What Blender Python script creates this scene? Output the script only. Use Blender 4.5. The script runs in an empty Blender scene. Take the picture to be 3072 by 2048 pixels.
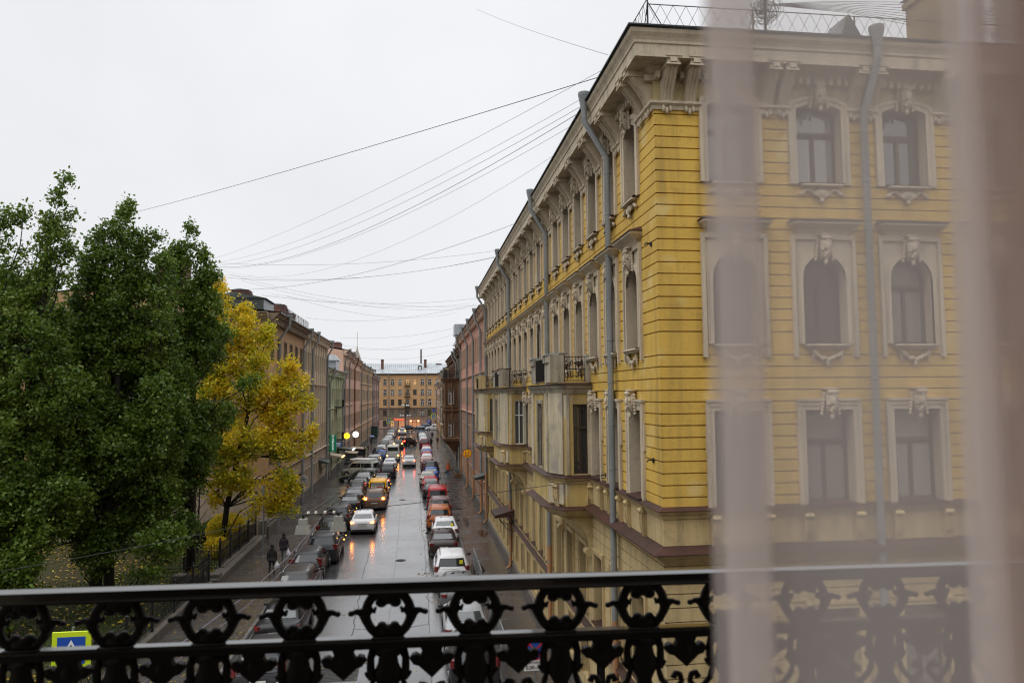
import bpy, math, random
import numpy as np
from mathutils import Vector, Matrix
R = random.Random(7)
PI = math.pi
S = bpy.context.scene
COL = S.collection
# ---------------------------------------------------------------- mesh builder
class M:
    def __init__(s): s.v = []; s.f = []; s.m = []; s.mi = 0
    def add(s, vs, fs):
        b = len(s.v); s.v += [tuple(p) for p in vs]
        for f in fs: s.f.append([b+i for i in f]); s.m.append(s.mi)
        return s
    def box(s, x0, x1, y0, y1, z0, z1):
        if x0 > x1: x0, x1 = x1, x0
        if y0 > y1: y0, y1 = y1, y0
        vs = [(x0,y0,z0),(x1,y0,z0),(x1,y1,z0),(x0,y1,z0),(x0,y0,z1),(x1,y0,z1),(x1,y1,z1),(x0,y1,z1)]
        return s.add(vs, [(0,3,2,1),(4,5,6,7),(0,1,5,4),(1,2,6,5),(2,3,7,6),(3,0,4,7)])
    def bbox(s, x0, x1, y0, y1, z0, z1, b=.02):       # box with chamfered upper edges
        s.box(x0, x1, y0, y1, z0, z1-b)
        vs = [(x0,y0,z1-b),(x1,y0,z1-b),(x1,y1,z1-b),(x0,y1,z1-b),(x0+b,y0+b,z1),(x1-b,y0+b,z1),(x1-b,y1-b,z1),(x0+b,y1-b,z1)]
        return s.add(vs, [(4,5,6,7),(0,1,5,4),(1,2,6,5),(2,3,7,6),(3,0,4,7)])
    def loft(s, rings, cap=True, closed=True):
        n = len(rings[0]); vs = [p for r in rings for p in r]; fs = []
        for i in range(len(rings)-1):
            for j in range(n if closed else n-1):
                k = (j+1) % n
                fs.append((i*n+j, i*n+k, (i+1)*n+k, (i+1)*n+j))
        if cap and closed:
            fs.append(tuple(range(n))[::-1]); fs.append(tuple((len(rings)-1)*n+j for j in range(n)))
        return s.add(vs, fs)
    def tube(s, pts, r, n=8, cap=True, flat=1.0):
        pts = [Vector(p) for p in pts]; rings = []
        rs = r if isinstance(r, (list, tuple)) else [r]*len(pts)
        prev = None
        for i, p in enumerate(pts):
            t = (pts[min(i+1, len(pts)-1)] - pts[max(i-1, 0)])
            if t.length < 1e-9: t = Vector((0,0,1))
            t.normalize()
            if prev is None:
                a = Vector((0,0,1)) if abs(t.z) < .9 else Vector((1,0,0))
                u = t.cross(a).normalized()
            else:
                u = (prev - t*prev.dot(t))
                u = u.normalized() if u.length > 1e-6 else t.orthogonal().normalized()
            prev = u; w = t.cross(u)
            rings.append([tuple(p + u*math.cos(2*PI*k/n)*rs[i] + w*math.sin(2*PI*k/n)*rs[i]*flat) for k in range(n)])
        return s.loft(rings, cap)
    def lathe(s, prof, n=16, c=(0,0,0), cap=True):
        rings = [[(c[0]+r*math.cos(2*PI*k/n), c[1]+r*math.sin(2*PI*k/n), c[2]+z) for k in range(n)] for r, z in prof]
        return s.loft(rings, cap)
    def prism(s, poly, a, b, axis='x'):                # polygon in the other two axes extruded from a to b
        def P(u, v, t): return {'x': (t,u,v), 'y': (u,t,v), 'z': (u,v,t)}[axis]
        n = len(poly)
        vs = [P(u, v, a) for u, v in poly] + [P(u, v, b) for u, v in poly]
        fs = [tuple(range(n))[::-1], tuple(range(n, 2*n))] + [(i, (i+1) % n, n+(i+1) % n, n+i) for i in range(n)]
        return s.add(vs, fs)
    def ball(s, c, r, n=8, m=6):
        if not isinstance(r, (tuple, list)): r = (r, r, r)
        prof = []
        rings = []
        for i in range(m+1):
            a = -PI/2 + PI*i/m; q = max(math.cos(a), .02)
            rings.append([(c[0]+r[0]*q*math.cos(2*PI*k/n), c[1]+r[1]*q*math.sin(2*PI*k/n), c[2]+r[2]*math.sin(a)) for k in range(n)])
        return s.loft(rings)
    def xf(s, mat, i0=0):
        for i in range(i0, len(s.v)): s.v[i] = tuple(mat @ Vector(s.v[i]))
        return s
    def mesh(s, name, mats, smooth=False):
        me = bpy.data.meshes.new(name); me.from_pydata(s.v, [], s.f)
        for m in (mats if isinstance(mats, (list, tuple)) else [mats]): me.materials.append(m)
        if any(s.m): me.polygons.foreach_set('material_index', s.m)
        me.validate(); 
        import bmesh
        b = bmesh.new(); b.from_mesh(me); bmesh.ops.recalc_face_normals(b, faces=b.faces); b.to_mesh(me); b.free()
        if smooth:
            me.shade_smooth()
            if smooth is not True: me.set_sharp_from_angle(angle=math.radians(smooth))
        return me
    def build(s, name, mats, parent=None, loc=(0,0,0), rz=0, smooth=False):
        return put(name, s.mesh(name, mats, smooth), parent, loc, rz)
def put(name, me, parent=None, loc=(0,0,0), rz=0, sc=None):
    o = bpy.data.objects.new(name, me); COL.objects.link(o); o.location = loc; o.rotation_euler.z = rz
    if sc: o.scale = sc
    if parent: o.parent = parent
    return o
def thing(name, label, cat, loc=(0,0,0), rz=0, group=None):
    o = bpy.data.objects.new(name, None); COL.objects.link(o); o.location = loc; o.rotation_euler.z = rz; o.empty_display_size = .2
    return tag(o, label, cat, group)
def tag(o, label, cat, group=None):
    o['label'] = label; o['category'] = cat
    if group: o['group'] = group
    return o
def kind(o, k): o['kind'] = k; return o
def copy_tree(o, parent=None):
    c = o.copy(); COL.objects.link(c)
    if parent: c.parent = parent
    for ch in list(o.children): copy_tree(ch, c)
    return c
# ---------------------------------------------------------------- materials
def nd(nt, t, **k):
    n = nt.nodes.new(t)
    for a, b in k.items():
        if a in n.inputs.keys(): n.inputs[a].default_value = b
        else: setattr(n, a, b)
    return n
def base(name):
    m = bpy.data.materials.new(name); m.use_nodes = True; nt = m.node_tree
    return m, nt, nt.nodes['Principled BSDF']
def c4(c): return (c[0], c[1], c[2], 1)
def plain(name, c, rough=.5, metal=0, spec=.5, coat=0, em=None, es=0, var=0.0):
    m, nt, b = base(name)
    b.inputs['Base Color'].default_value = c4(c); b.inputs['Roughness'].default_value = rough
    b.inputs['Metallic'].default_value = metal; b.inputs['Specular IOR Level'].default_value = spec
    b.inputs['Coat Weight'].default_value = coat; b.inputs['Coat Roughness'].default_value = .05
    if em: b.inputs['Emission Color'].default_value = c4(em); b.inputs['Emission Strength'].default_value = es
    if var:
        tc = nd(nt, 'ShaderNodeTexCoord'); nz = nd(nt, 'ShaderNodeTexNoise', Scale=6.0, Detail=5.0)
        nt.links.new(tc.outputs['Object'], nz.inputs['Vector'])
        mx = nd(nt, 'ShaderNodeMix', data_type='RGBA'); mx.inputs['A'].default_value = c4([x*(1-var) for x in c]); mx.inputs['B'].default_value = c4([min(1, x*(1+var)) for x in c])
        nt.links.new(nz.outputs['Fac'], mx.inputs['Factor']); nt.links.new(mx.outputs['Result'], b.inputs['Base Color'])
        r = nd(nt, 'ShaderNodeMapRange'); r.inputs['To Min'].default_value = max(0, rough-.12); r.inputs['To Max'].default_value = rough+.12
        nt.links.new(nz.outputs['Fac'], r.inputs['Value']); nt.links.new(r.outputs['Result'], b.inputs['Roughness'])
    return m
def wall(name, c, c2, dirt=(.12,.1,.07), dirt_amt=.45, rough=.8, bump=.25, sc=1.0, patch=None):
    """weathered plaster: two close paint tones, blotches, vertical rain streaks, fine grain"""
    m, nt, b = base(name); L = nt.links
    g = nd(nt, 'ShaderNodeNewGeometry'); P = g.outputs['Position']
    n1 = nd(nt, 'ShaderNodeTexNoise', Scale=.55*sc, Detail=6.0, Roughness=.6); L.new(P, n1.inputs['Vector'])
    r1 = nd(nt, 'ShaderNodeMapRange'); r1.inputs['From Min'].default_value = .38; r1.inputs['From Max'].default_value = .64; L.new(n1.outputs['Fac'], r1.inputs['Value'])
    mx = nd(nt, 'ShaderNodeMix', data_type='RGBA'); mx.inputs['A'].default_value = c4(c); mx.inputs['B'].default_value = c4(c2); L.new(r1.outputs['Result'], mx.inputs['Factor'])
    # streaks: stretched along z
    mp = nd(nt, 'ShaderNodeMapping'); mp.inputs['Scale'].default_value = (3.2, 3.2, .28); L.new(P, mp.inputs['Vector'])
    n2 = nd(nt, 'ShaderNodeTexNoise', Scale=1.0*sc, Detail=7.0, Roughness=.65); L.new(mp.outputs['Vector'], n2.inputs['Vector'])
    r2 = nd(nt, 'ShaderNodeMapRange'); r2.inputs['From Min'].default_value = .46; r2.inputs['From Max'].default_value = .76; r2.inputs['To Max'].default_value = dirt_amt; L.new(n2.outputs['Fac'], r2.inputs['Value'])
    m2 = nd(nt, 'ShaderNodeMix', data_type='RGBA'); L.new(mx.outputs['Result'], m2.inputs['A']); m2.inputs['B'].default_value = c4(dirt); L.new(r2.outputs['Result'], m2.inputs['Factor'])
    n3 = nd(nt, 'ShaderNodeTexNoise', Scale=4.5*sc, Detail=8.0, Roughness=.7); L.new(P, n3.inputs['Vector'])
    r3 = nd(nt, 'ShaderNodeMapRange'); r3.inputs['From Min'].default_value = .55; r3.inputs['From Max'].default_value = .8; r3.inputs['To Max'].default_value = dirt_amt*.9; L.new(n3.outputs['Fac'], r3.inputs['Value'])
    m3 = nd(nt, 'ShaderNodeMix', data_type='RGBA'); L.new(m2.outputs['Result'], m3.inputs['A']); m3.inputs['B'].default_value = c4([x*1.1 for x in dirt]); L.new(r3.outputs['Result'], m3.inputs['Factor'])
    out = m3.outputs['Result']
    if patch:
        n5 = nd(nt, 'ShaderNodeTexNoise', Scale=.8, Detail=3.0); L.new(P, n5.inputs['Vector'])
        r5 = nd(nt, 'ShaderNodeMapRange'); r5.inputs['From Min'].default_value = .60; r5.inputs['From Max'].default_value = .68; r5.inputs['To Max'].default_value = .85; L.new(n5.outputs['Fac'], r5.inputs['Value'])
        m5 = nd(nt, 'ShaderNodeMix', data_type='RGBA'); L.new(out, m5.inputs['A']); m5.inputs['B'].default_value = c4(patch); L.new(r5.outputs['Result'], m5.inputs['Factor']); out = m5.outputs['Result']
    # hairline cracks
    v = nd(nt, 'ShaderNodeTexVoronoi', feature='DISTANCE_TO_EDGE', Scale=1.3); n4 = nd(nt, 'ShaderNodeTexNoise', Scale=3.0, Detail=4.0)
    L.new(P, n4.inputs['Vector']); va = nd(nt, 'ShaderNodeVectorMath', operation='ADD'); L.new(P, va.inputs[0]); L.new(n4.outputs['Color'], va.inputs[1]); L.new(va.outputs[0], v.inputs['Vector'])
    r4 = nd(nt, 'ShaderNodeMapRange'); r4.inputs['From Min'].default_value = 0; r4.inputs['From Max'].default_value = .012; r4.inputs['To Min'].default_value = .35; r4.inputs['To Max'].default_value = 0; L.new(v.outputs['Distance'], r4.inputs['Value'])
    m4 = nd(nt, 'ShaderNodeMix', data_type='RGBA'); L.new(out, m4.inputs['A']); m4.inputs['B'].default_value = c4([x*.6 for x in c]); L.new(r4.outputs['Result'], m4.inputs['Factor'])
    L.new(m4.outputs['Result'], b.inputs['Base Color']); b.inputs['Roughness'].default_value = rough; b.inputs['Specular IOR Level'].default_value = .3
    bp = nd(nt, 'ShaderNodeBump', Strength=bump, Distance=.03); nb = nd(nt, 'ShaderNodeTexNoise', Scale=22.0, Detail=6.0); L.new(P, nb.inputs['Vector']); L.new(nb.outputs['Fac'], bp.inputs['Height']); L.new(bp.outputs['Normal'], b.inputs['Normal'])
    return m
def wet(name, c, c2, r0, r1, sc=1.0, joints=None, crack=.5, spec=.5):
    """wet asphalt: dark ground with films of water (smooth) and drier rough patches, joints and patches of repair"""
    m, nt, b = base(name); L = nt.links
    g = nd(nt, 'ShaderNodeNewGeometry'); P = g.outputs['Position']
    n1 = nd(nt, 'ShaderNodeTexNoise', Scale=.35*sc, Detail=7.0, Roughness=.65); L.new(P, n1.inputs['Vector'])
    rr = nd(nt, 'ShaderNodeMapRange'); rr.inputs['From Min'].default_value = .36; rr.inputs['From Max'].default_value = .66; rr.inputs['To Min'].default_value = r0; rr.inputs['To Max'].default_value = r1; L.new(n1.outputs['Fac'], rr.inputs['Value'])
    L.new(rr.outputs['Result'], b.inputs['Roughness'])
    mp = nd(nt, 'ShaderNodeMapping'); mp.inputs['Scale'].default_value = (1.6, .12, 1); L.new(P, mp.inputs['Vector'])
    n2 = nd(nt, 'ShaderNodeTexNoise', Scale=1.2, Detail=6.0); L.new(mp.outputs['Vector'], n2.inputs['Vector'])
    mx = nd(nt, 'ShaderNodeMix', data_type='RGBA'); mx.inputs['A'].default_value = c4(c); mx.inputs['B'].default_value = c4(c2); L.new(n2.outputs['Fac'], mx.inputs['Factor'])
    v = nd(nt, 'ShaderNodeTexVoronoi', feature='DISTANCE_TO_EDGE', Scale=.22*sc); n4 = nd(nt, 'ShaderNodeTexNoise', Scale=1.1, Detail=5.0)
    L.new(P, n4.inputs['Vector']); va = nd(nt, 'ShaderNodeVectorMath', operation='ADD'); L.new(P, va.inputs[0]); L.new(n4.outputs['Color'], va.inputs[1]); L.new(va.outputs[0], v.inputs['Vector'])
    r4 = nd(nt, 'ShaderNodeMapRange'); r4.inputs['From Max'].default_value = .013; r4.inputs['To Min'].default_value = crack; r4.inputs['To Max'].default_value = 0; L.new(v.outputs['Distance'], r4.inputs['Value'])
    m4 = nd(nt, 'ShaderNodeMix', data_type='RGBA'); L.new(mx.outputs['Result'], m4.inputs['A']); m4.inputs['B'].default_value = (.008,.008,.008,1); L.new(r4.outputs['Result'], m4.inputs['Factor'])
    out = m4.outputs['Result']
    bp = nd(nt, 'ShaderNodeBump', Strength=.2, Distance=.01); nb = nd(nt, 'ShaderNodeTexNoise', Scale=45.0, Detail=4.0); L.new(P, nb.inputs['Vector'])
    mw = nd(nt, 'ShaderNodeMapping'); mw.inputs['Scale'].default_value = (.8, 3.2, 1); L.new(P, mw.inputs['Vector']); nw_ = nd(nt, 'ShaderNodeTexNoise', Scale=.9, Detail=5.0); L.new(mw.outputs['Vector'], nw_.inputs['Vector'])
    b0 = nd(nt, 'ShaderNodeBump', Strength=.35, Distance=.02); L.new(nw_.outputs['Fac'], b0.inputs['Height']); L.new(b0.outputs['Normal'], bp.inputs['Normal'])
    hh = nb.outputs['Fac']
    if joints:
        sp = nd(nt, 'ShaderNodeSeparateXYZ'); L.new(P, sp.inputs[0])
        nj = nd(nt, 'ShaderNodeMath', operation='MULTIPLY'); nj.inputs[1].default_value = .5; L.new(n4.outputs['Fac'], nj.inputs[0])
        ad = nd(nt, 'ShaderNodeMath', operation='ADD'); L.new(sp.outputs['Y'], ad.inputs[0]); L.new(nj.outputs[0], ad.inputs[1])
        md = nd(nt, 'ShaderNodeMath', operation='PINGPONG'); md.inputs[1].default_value = joints; L.new(ad.outputs[0], md.inputs[0])
        rj = nd(nt, 'ShaderNodeMapRange'); rj.inputs['From Min'].default_value = .015; rj.inputs['From Max'].default_value = .07; rj.inputs['To Min'].default_value = .75; rj.inputs['To Max'].default_value = 0; L.new(md.outputs[0], rj.inputs['Value'])
        mj = nd(nt, 'ShaderNodeMix', data_type='RGBA'); L.new(out, mj.inputs['A']); mj.inputs['B'].default_value = (.01,.009,.008,1); L.new(rj.outputs['Result'], mj.inputs['Factor']); out = mj.outputs['Result']
    L.new(out, b.inputs['Base Color']); L.new(hh, bp.inputs['Height']); L.new(bp.outputs['Normal'], b.inputs['Normal'])
    b.inputs['Specular IOR Level'].default_value = spec; b.inputs['Coat Weight'].default_value = max(0, spec-.45); b.inputs['Coat Roughness'].default_value = .16
    L.new(bp.outputs['Normal'], b.inputs['Coat Normal'])
    return m
def leafmat(name, cols, rough=.45, trans=.25):
    m, nt, b = base(name); L = nt.links
    g = nd(nt, 'ShaderNodeNewGeometry'); cr = nd(nt, 'ShaderNodeValToRGB')
    e = cr.color_ramp.elements; e[0].color = c4(cols[0]); e[0].position = 0; e[1].color = c4(cols[-1]); e[1].position = 1
    for i, c in enumerate(cols[1:-1]): q = e.new((i+1)/(len(cols)-1)); q.color = c4(c)
    nz = nd(nt, 'ShaderNodeTexNoise', Scale=.55, Detail=3.0); L.new(g.outputs['Position'], nz.inputs['Vector'])
    a = nd(nt, 'ShaderNodeMath', operation='MULTIPLY_ADD'); a.inputs[1].default_value = .5; L.new(g.outputs['Random Per Island'], a.inputs[0])
    s2 = nd(nt, 'ShaderNodeMapRange'); s2.inputs['From Min'].default_value = .3; s2.inputs['From Max'].default_value = .7; s2.inputs['To Max'].default_value = .5; L.new(nz.outputs['Fac'], s2.inputs['Value']); L.new(s2.outputs['Result'], a.inputs[2])
    L.new(a.outputs[0], cr.inputs['Fac']); L.new(cr.outputs['Color'], b.inputs['Base Color']); b.inputs['Roughness'].default_value = rough
    tr = nd(nt, 'ShaderNodeBsdfTranslucent'); L.new(cr.outputs['Color'], tr.inputs['Color']); mx = nd(nt, 'ShaderNodeMixShader'); mx.inputs[0].default_value = trans
    L.new(b.outputs[0], mx.inputs[1]); L.new(tr.outputs[0], mx.inputs[2]); L.new(mx.outputs[0], nt.nodes['Material Output'].inputs['Surface'])
    return m
def glassmat(name, c=(.03,.035,.035), rough=.06, var=.5):
    m, nt, b = base(name); L = nt.links
    oi = nd(nt, 'ShaderNodeObjectInfo'); mx = nd(nt, 'ShaderNodeMix', data_type='RGBA')
    mx.inputs['A'].default_value = c4([x*(1-var) for x in c]); mx.inputs['B'].default_value = c4([x*(1+2*var) for x in c]); L.new(oi.outputs['Random'], mx.inputs['Factor']); L.new(mx.outputs['Result'], b.inputs['Base Color'])
    if c[0] > .1:
        tc = nd(nt, 'ShaderNodeTexCoord'); wv = nd(nt, 'ShaderNodeTexWave', Scale=5.0, Distortion=3.0, Detail=2.0); L.new(tc.outputs['Object'], wv.inputs['Vector'])
        m2 = nd(nt, 'ShaderNodeMix', data_type='RGBA', blend_type='MULTIPLY'); m2.inputs['Factor'].default_value = .8; L.new(mx.outputs['Result'], m2.inputs['A']); L.new(wv.outputs['Color'], m2.inputs['B']); L.new(m2.outputs['Result'], b.inputs['Base Color'])
    b.inputs['Roughness'].default_value = rough; b.inputs['Specular IOR Level'].default_value = 1.0; b.inputs['Coat Weight'].default_value = 1; b.inputs['Coat Roughness'].default_value = .03
    return m
Y_ = wall('yellow_plaster', (.68,.44,.09), (.60,.38,.075), dirt=(.27,.18,.07), dirt_amt=.7, patch=(.66,.49,.19))
YP = wall('pale_yellow_plaster', (.58,.44,.22), (.50,.38,.20), dirt=(.17,.135,.08), dirt_amt=.7)
CR = wall('cream_stucco', (.60,.50,.36), (.52,.44,.33), dirt=(.16,.13,.09), dirt_amt=.6)
YB = wall('peeling_bay_plaster', (.60,.44,.16), (.52,.38,.15), dirt=(.16,.13,.08), dirt_amt=.8, patch=(.52,.46,.35))
PEEL = wall('peeling_cream_plaster', (.58,.50,.35), (.48,.41,.29), dirt=(.14,.12,.08), dirt_amt=.8, patch=(.30,.27,.23))
FRZ = wall('dirty_frieze_plaster', (.50,.41,.22), (.44,.35,.19), dirt=(.14,.11,.07), dirt_amt=.7)
GRS = wall('bare_grey_stucco', (.45,.40,.31), (.30,.27,.22), dirt=(.085,.07,.045), dirt_amt=.95)
LEDGE = wall('painted_ledge_tin', (.075,.030,.022), (.05,.028,.02), dirt=(.02,.018,.015), dirt_amt=.7, rough=.55)
ROOFD = wall('dark_roof_tin', (.035,.045,.04), (.05,.055,.05), dirt=(.02,.02,.015), rough=.3)
ROOFL = wall('wet_light_roof_tin', (.30,.33,.35), (.38,.41,.43), dirt=(.12,.10,.09), dirt_amt=.4, rough=.25)
ZINC = wall('galvanised_pipe', (.27,.285,.285), (.21,.225,.225), dirt=(.14,.13,.12), dirt_amt=.4, rough=.35)
PEACH = wall('pipe_painted_peach', (.45,.23,.11), (.38,.2,.1), dirt=(.12,.08,.05))
WOOD = plain('brown_window_wood', (.06,.035,.022), .5, var=.3)
WHT = plain('white_window_frame', (.7,.7,.68), .4)
GL = glassmat('window_glass')
GLC = glassmat('curtained_window_glass', (.22,.21,.185), .1)
LIT = plain('lit_window', (.6,.4,.2), .5, em=(1,.55,.2), es=.35)
IRON = plain('wrought_iron', (.012,.011,.011), .45, var=.3)
BRICK = wall('chimney_brick', (.16,.07,.05), (.11,.055,.045), dirt=(.04,.03,.03), sc=3)
BARK = wall('bark', (.035,.028,.022), (.02,.017,.014), dirt=(.01,.01,.008), sc=4, bump=.8)
# ---------------------------------------------------------------- architecture helpers
def arc_outline(w, h, rise, n=10):
    """opening outline from lower left over the top to lower right, (x, z)"""
    pts = [(-w/2, 0)]
    if rise <= 0: pts += [(-w/2, h), (w/2, h)]
    else:
        r = (w*w/4 + rise*rise)/(2*rise); a = math.asin(min(1, w/2/r)); zc = h - r
        for i in range(n+1):
            t = -a + 2*a*i/n; pts.append((r*math.sin(t), zc + r*math.cos(t)))
    pts.append((w/2, 0)); return pts
def ring(m, o1, o2, d1, d2):
    """band between outline o1 at depth d1 and o2 at depth d2 (local y = -depth)"""
    n = len(o1); vs = [(x, -d1, z) for x, z in o1] + [(x, -d2, z) for x, z in o2]
    m.add(vs, [(i, i+1, n+i+1, n+i) for i in range(n-1)])
def trim(m, w, h, rise, c0, c1, t, zb=0):
    """raised moulding from offset c0 to c1 round the opening, t proud of the wall"""
    def off(c):
        return [(x, z + (zb if i in (0, 99) else 0)) for i, (x, z) in enumerate(arc_outline(w+2*c, h+c, rise*(1+c/w) if rise else 0))]
    a, b = off(c0), off(c1)
    a[0] = (a[0][0], zb); b[0] = (b[0][0], zb); a[-1] = (a[-1][0], zb); b[-1] = (b[-1][0], zb)
    ring(m, a, b, t, t); ring(m, a, a, -.01, t); ring(m, b, b, -.01, t)
    for q in (0, -1):
        (ax, _), (bx, _) = a[q], b[q]
        m.box(min(ax, bx), max(ax, bx), -t, .01, zb-.001, zb)
WC = {}
def window_meshes(w, h, rise=0, depth=.3, c=.2, t=.06, casing=CR, frame=WOOD, glass=GL, style='cross', spandrel=False, sill=True, rect=False):
    key = (w, h, rise, depth, c, t, casing.name, frame.name, glass.name, style, spandrel, sill)
    if key in WC: return WC[key]
    o = arc_outline(w, h, rise)
    s = M(); ring(s, o, o, 0.002 if not spandrel else t, -depth)
    s.add([(-w/2,0.0,0),(w/2,0,0),(w/2,depth,0.02),(-w/2,depth,0.02)], [(0,1,2,3)])
    if rise > 0:       # corner pieces between the arch and the rectangular hole
        dd = .003 if not spandrel else .02
        k = len(o)//2
        L = [p for p in o[1:-1] if p[0] <= 1e-6]; Rr = [p for p in o[1:-1] if p[0] >= -1e-6]
        cw = 0 if not spandrel else c
        s.add([(-w/2-cw, -dd, h+cw)] + [(x, -dd, z) for x, z in L[::-1]] + ([(-w/2-cw, -dd, L[0][1])] if cw else []) + ([] if not cw else []), [tuple(range(1+len(L)+(1 if cw else 0)))])
        s.add([(w/2+cw, -dd, h+cw)] + [(x, -dd, z) for x, z in Rr] + ([(w/2+cw, -dd, Rr[-1][1])] if cw else []), [tuple(range(1+len(Rr)+(1 if cw else 0)))])
        if cw: s.add([(-w/2-cw,-dd,h+cw),(0,-dd,h),(w/2+cw,-dd,h+cw)], [(0,1,2)])
    if c > 0:
        if spandrel:
            trim(s, w, h, rise, 0, c*.32, t); trim(s, w, h, rise, c*.32, c*.5, t*.6)
            W2 = w+2*c; m0 = [(-W2/2+.09,-.3),(-W2/2+.09,h+c+.1),(W2/2-.09,h+c+.1),(W2/2-.09,-.3)]; m1 = [(-W2/2,-.3),(-W2/2,h+c+.22),(W2/2,h+c+.22),(W2/2,-.3)]
            ring(s, m0, m1, t*1.2, t*1.2); ring(s, m0, m0, -.01, t*1.2); ring(s, m1, m1, -.01, t*1.2)
            s.box(-W2/2, -W2/2+.09, -t*1.2, 0, -.301, -.3); s.box(W2/2-.09, W2/2, -t*1.2, 0, -.301, -.3)
            s.box(-W2/2+.09, -w/2-c*.5, -.012, .002, -.3, h-w/2); s.box(w/2+c*.5, W2/2-.09, -.012, .002, -.3, h-w/2)
            s.box(-W2/2+.09, W2/2-.09, -.012, -.004, h+.02, h+c+.1)
        else:
            trim(s, w, h, rise, 0, c*.55, t*.7, -.02); trim(s, w, h, rise, c*.55, c, t, -.02)
    res = {'window': s.mesh('window', casing, 40)}
    f = M(); fw = min(.07, w*.09); i2 = [(x*(1-2*fw/w), max(z, fw) if z < h*.5 else z-fw) for x, z in o]; dp = -depth+.03
    ring(f, o, i2, dp+.03, dp+.03); ring(f, i2, i2, dp+.03, dp-.02)
    f.box(-w/2, w/2, depth-.06, depth-.02, 0, fw)
    th = h*.66
    if style != 'plain':
        f.box(-fw*.55, fw*.55, depth-.07, depth-.02, 0, th if rise or style == 'cross' else h)
        f.box(-w/2, w/2, depth-.085, depth-.02, th-fw*.5, th+fw*.7)
        if style == 'cross':
            for sx in (-1, 1): f.box(sx*fw*.55, sx*(w/2-fw), depth-.055, depth-.02, th-fw*1.2, th-fw*.5)
    res['frame'] = f.mesh('frame', frame)
    g = M(); g.add([(x, depth-.02, z) for x, z in o], [tuple(range(len(o)))])
    res['glass'] = g.mesh('glass', glass)
    WC[key] = res; return res
def put_window(parent, res, loc, rz, extra=()):
    o = put('window', res['window'], parent, loc, rz)
    put('frame', res['frame'], o); put('glass', res['glass'], o)
    for nm, me, l in extra: put(nm, me, o, l)
    return o
def fac(m, P0, th, L, z0, z1, holes=(), grooves=(), gd=.05, gh=.014):
    """wall sheet from P0 along local x for L; holes (uc, w, zb, zt); grooves are real horizontal channels"""
    ux, uy = math.cos(th), math.sin(th); nx, ny = math.sin(th), -math.cos(th)
    def P(u, d, z): return (P0[0]+ux*u+nx*d, P0[1]+uy*u+ny*d, z)
    us = sorted(set([0, L] + [round(v, 5) for h in holes for v in (h[0]-h[1]/2, h[0]+h[1]/2) if 0 < v < L]))
    zs = sorted(set([z0, z1] + [round(v, 5) for h in holes for v in (h[2], h[3]) if z0 < v < z1]))
    gr = [g for g in grooves if z0+.03 < g < z1-.03 and all(abs(g-z) > .02 for z in zs)]
    zs = sorted(set(zs + [round(g-gh, 5) for g in gr] + [round(g+gh, 5) for g in gr]))
    gset = [(round(g-gh, 5), round(g+gh, 5)) for g in gr]
    for i in range(len(us)-1):
        for j in range(len(zs)-1):
            uc, zc = (us[i]+us[i+1])/2, (zs[j]+zs[j+1])/2
            if any(abs(uc-h[0]) < h[1]/2 and h[2] < zc < h[3] for h in holes): continue
            d = -gd if (zs[j], zs[j+1]) in gset else 0
            m.add([P(us[i],d,zs[j]),P(us[i+1],d,zs[j]),P(us[i+1],d,zs[j+1]),P(us[i],d,zs[j+1])], [(0,1,2,3)])
            if d:
                for z in (zs[j], zs[j+1]): m.add([P(us[i],0,z),P(us[i+1],0,z),P(us[i+1],d,z),P(us[i],d,z)], [(0,1,2,3)])
def sweep(m, path, prof, cap=True):
    """profile (d, z) swept along a plan polyline; d grows to the RIGHT-hand side of travel"""
    n = len(path); off = []
    for i in range(n):
        p = Vector(path[i])
        a = (p - Vector(path[i-1])).normalized() if i > 0 else None
        b = (Vector(path[i+1]) - p).normalized() if i < n-1 else None
        na = Vector((a.y, -a.x)) if a else None; nb = Vector((b.y, -b.x)) if b else None
        if na is None: q = nb
        elif nb is None: q = na
        else:
            q = (na+nb); q = q / max(.2, q.dot(na)) if q.length > 1e-6 else na
        off.append((p, q))
    rings = [[(p.x+q.x*d, p.y+q.y*d, z) for d, z in prof] for p, q in off]
    m.loft(rings, cap)
def molding(z0, z1, d0, d1, steps=3):
    """stepped ovolo profile going out from d0 (bottom) to d1 (top)"""
    pr = [(-.05, z0), (d0, z0)]
    for i in range(steps):
        t = (i+1)/steps; z = z0+(z1-z0)*t*.92; d = d0+(d1-d0)*t
        pr += [(d0+(d1-d0)*(t-.55/steps), z-(z1-z0)*.3/steps), (d, z)]
    return pr + [(d1, z1), (-.05, z1)]
def drainpipe(parent, x, y, ztop, eave, rz, low=None, r=.09, zb=.35, zlow=3.2, mat=None):
    """pipe standing off a wall; local frame: wall is at local y=0, outward is -y; funnel under the eave at distance eave"""
    m = M(); mt = mat or ZINC
    m.tube([(0,-eave,ztop-.35),(0,-eave,ztop-.75),(0,-.17,ztop-1.75),(0,-.17,zlow if low else zb)], r, 12)
    z = ztop-2.2
    while z > 1:
        m.lathe([(r*1.0,z),(r*1.13,z),(r*1.13,z+.05),(r*1.0,z+.05)], 12, (0,-.17,0), False); m.tube([(0,-.17,z),(.02,.02,z)], .012, 5); z -= 1.15
    o = m.build('drainpipe', mt, parent, (x, y, 0), rz, 50)
    f = M(); f.lathe([(r,ztop-.45),(r*1.9,ztop-.05),(r*2.0,ztop-.02),(r*2.0,ztop+.06),(r*1.85,ztop+.06),(r*1.7,ztop-.05)], 14, (0,-eave,0)); f.build('funnel', mt, o, smooth=50)
    if low:
        l = M(); l.tube([(0,-.17,zlow),(0,-.17,zb+.2),(0,-.2,zb+.05),(0,-.36,zb-.08)], r*1.04, 12); l.build('lower_pipe', low, o, smooth=50)
    return o
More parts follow.
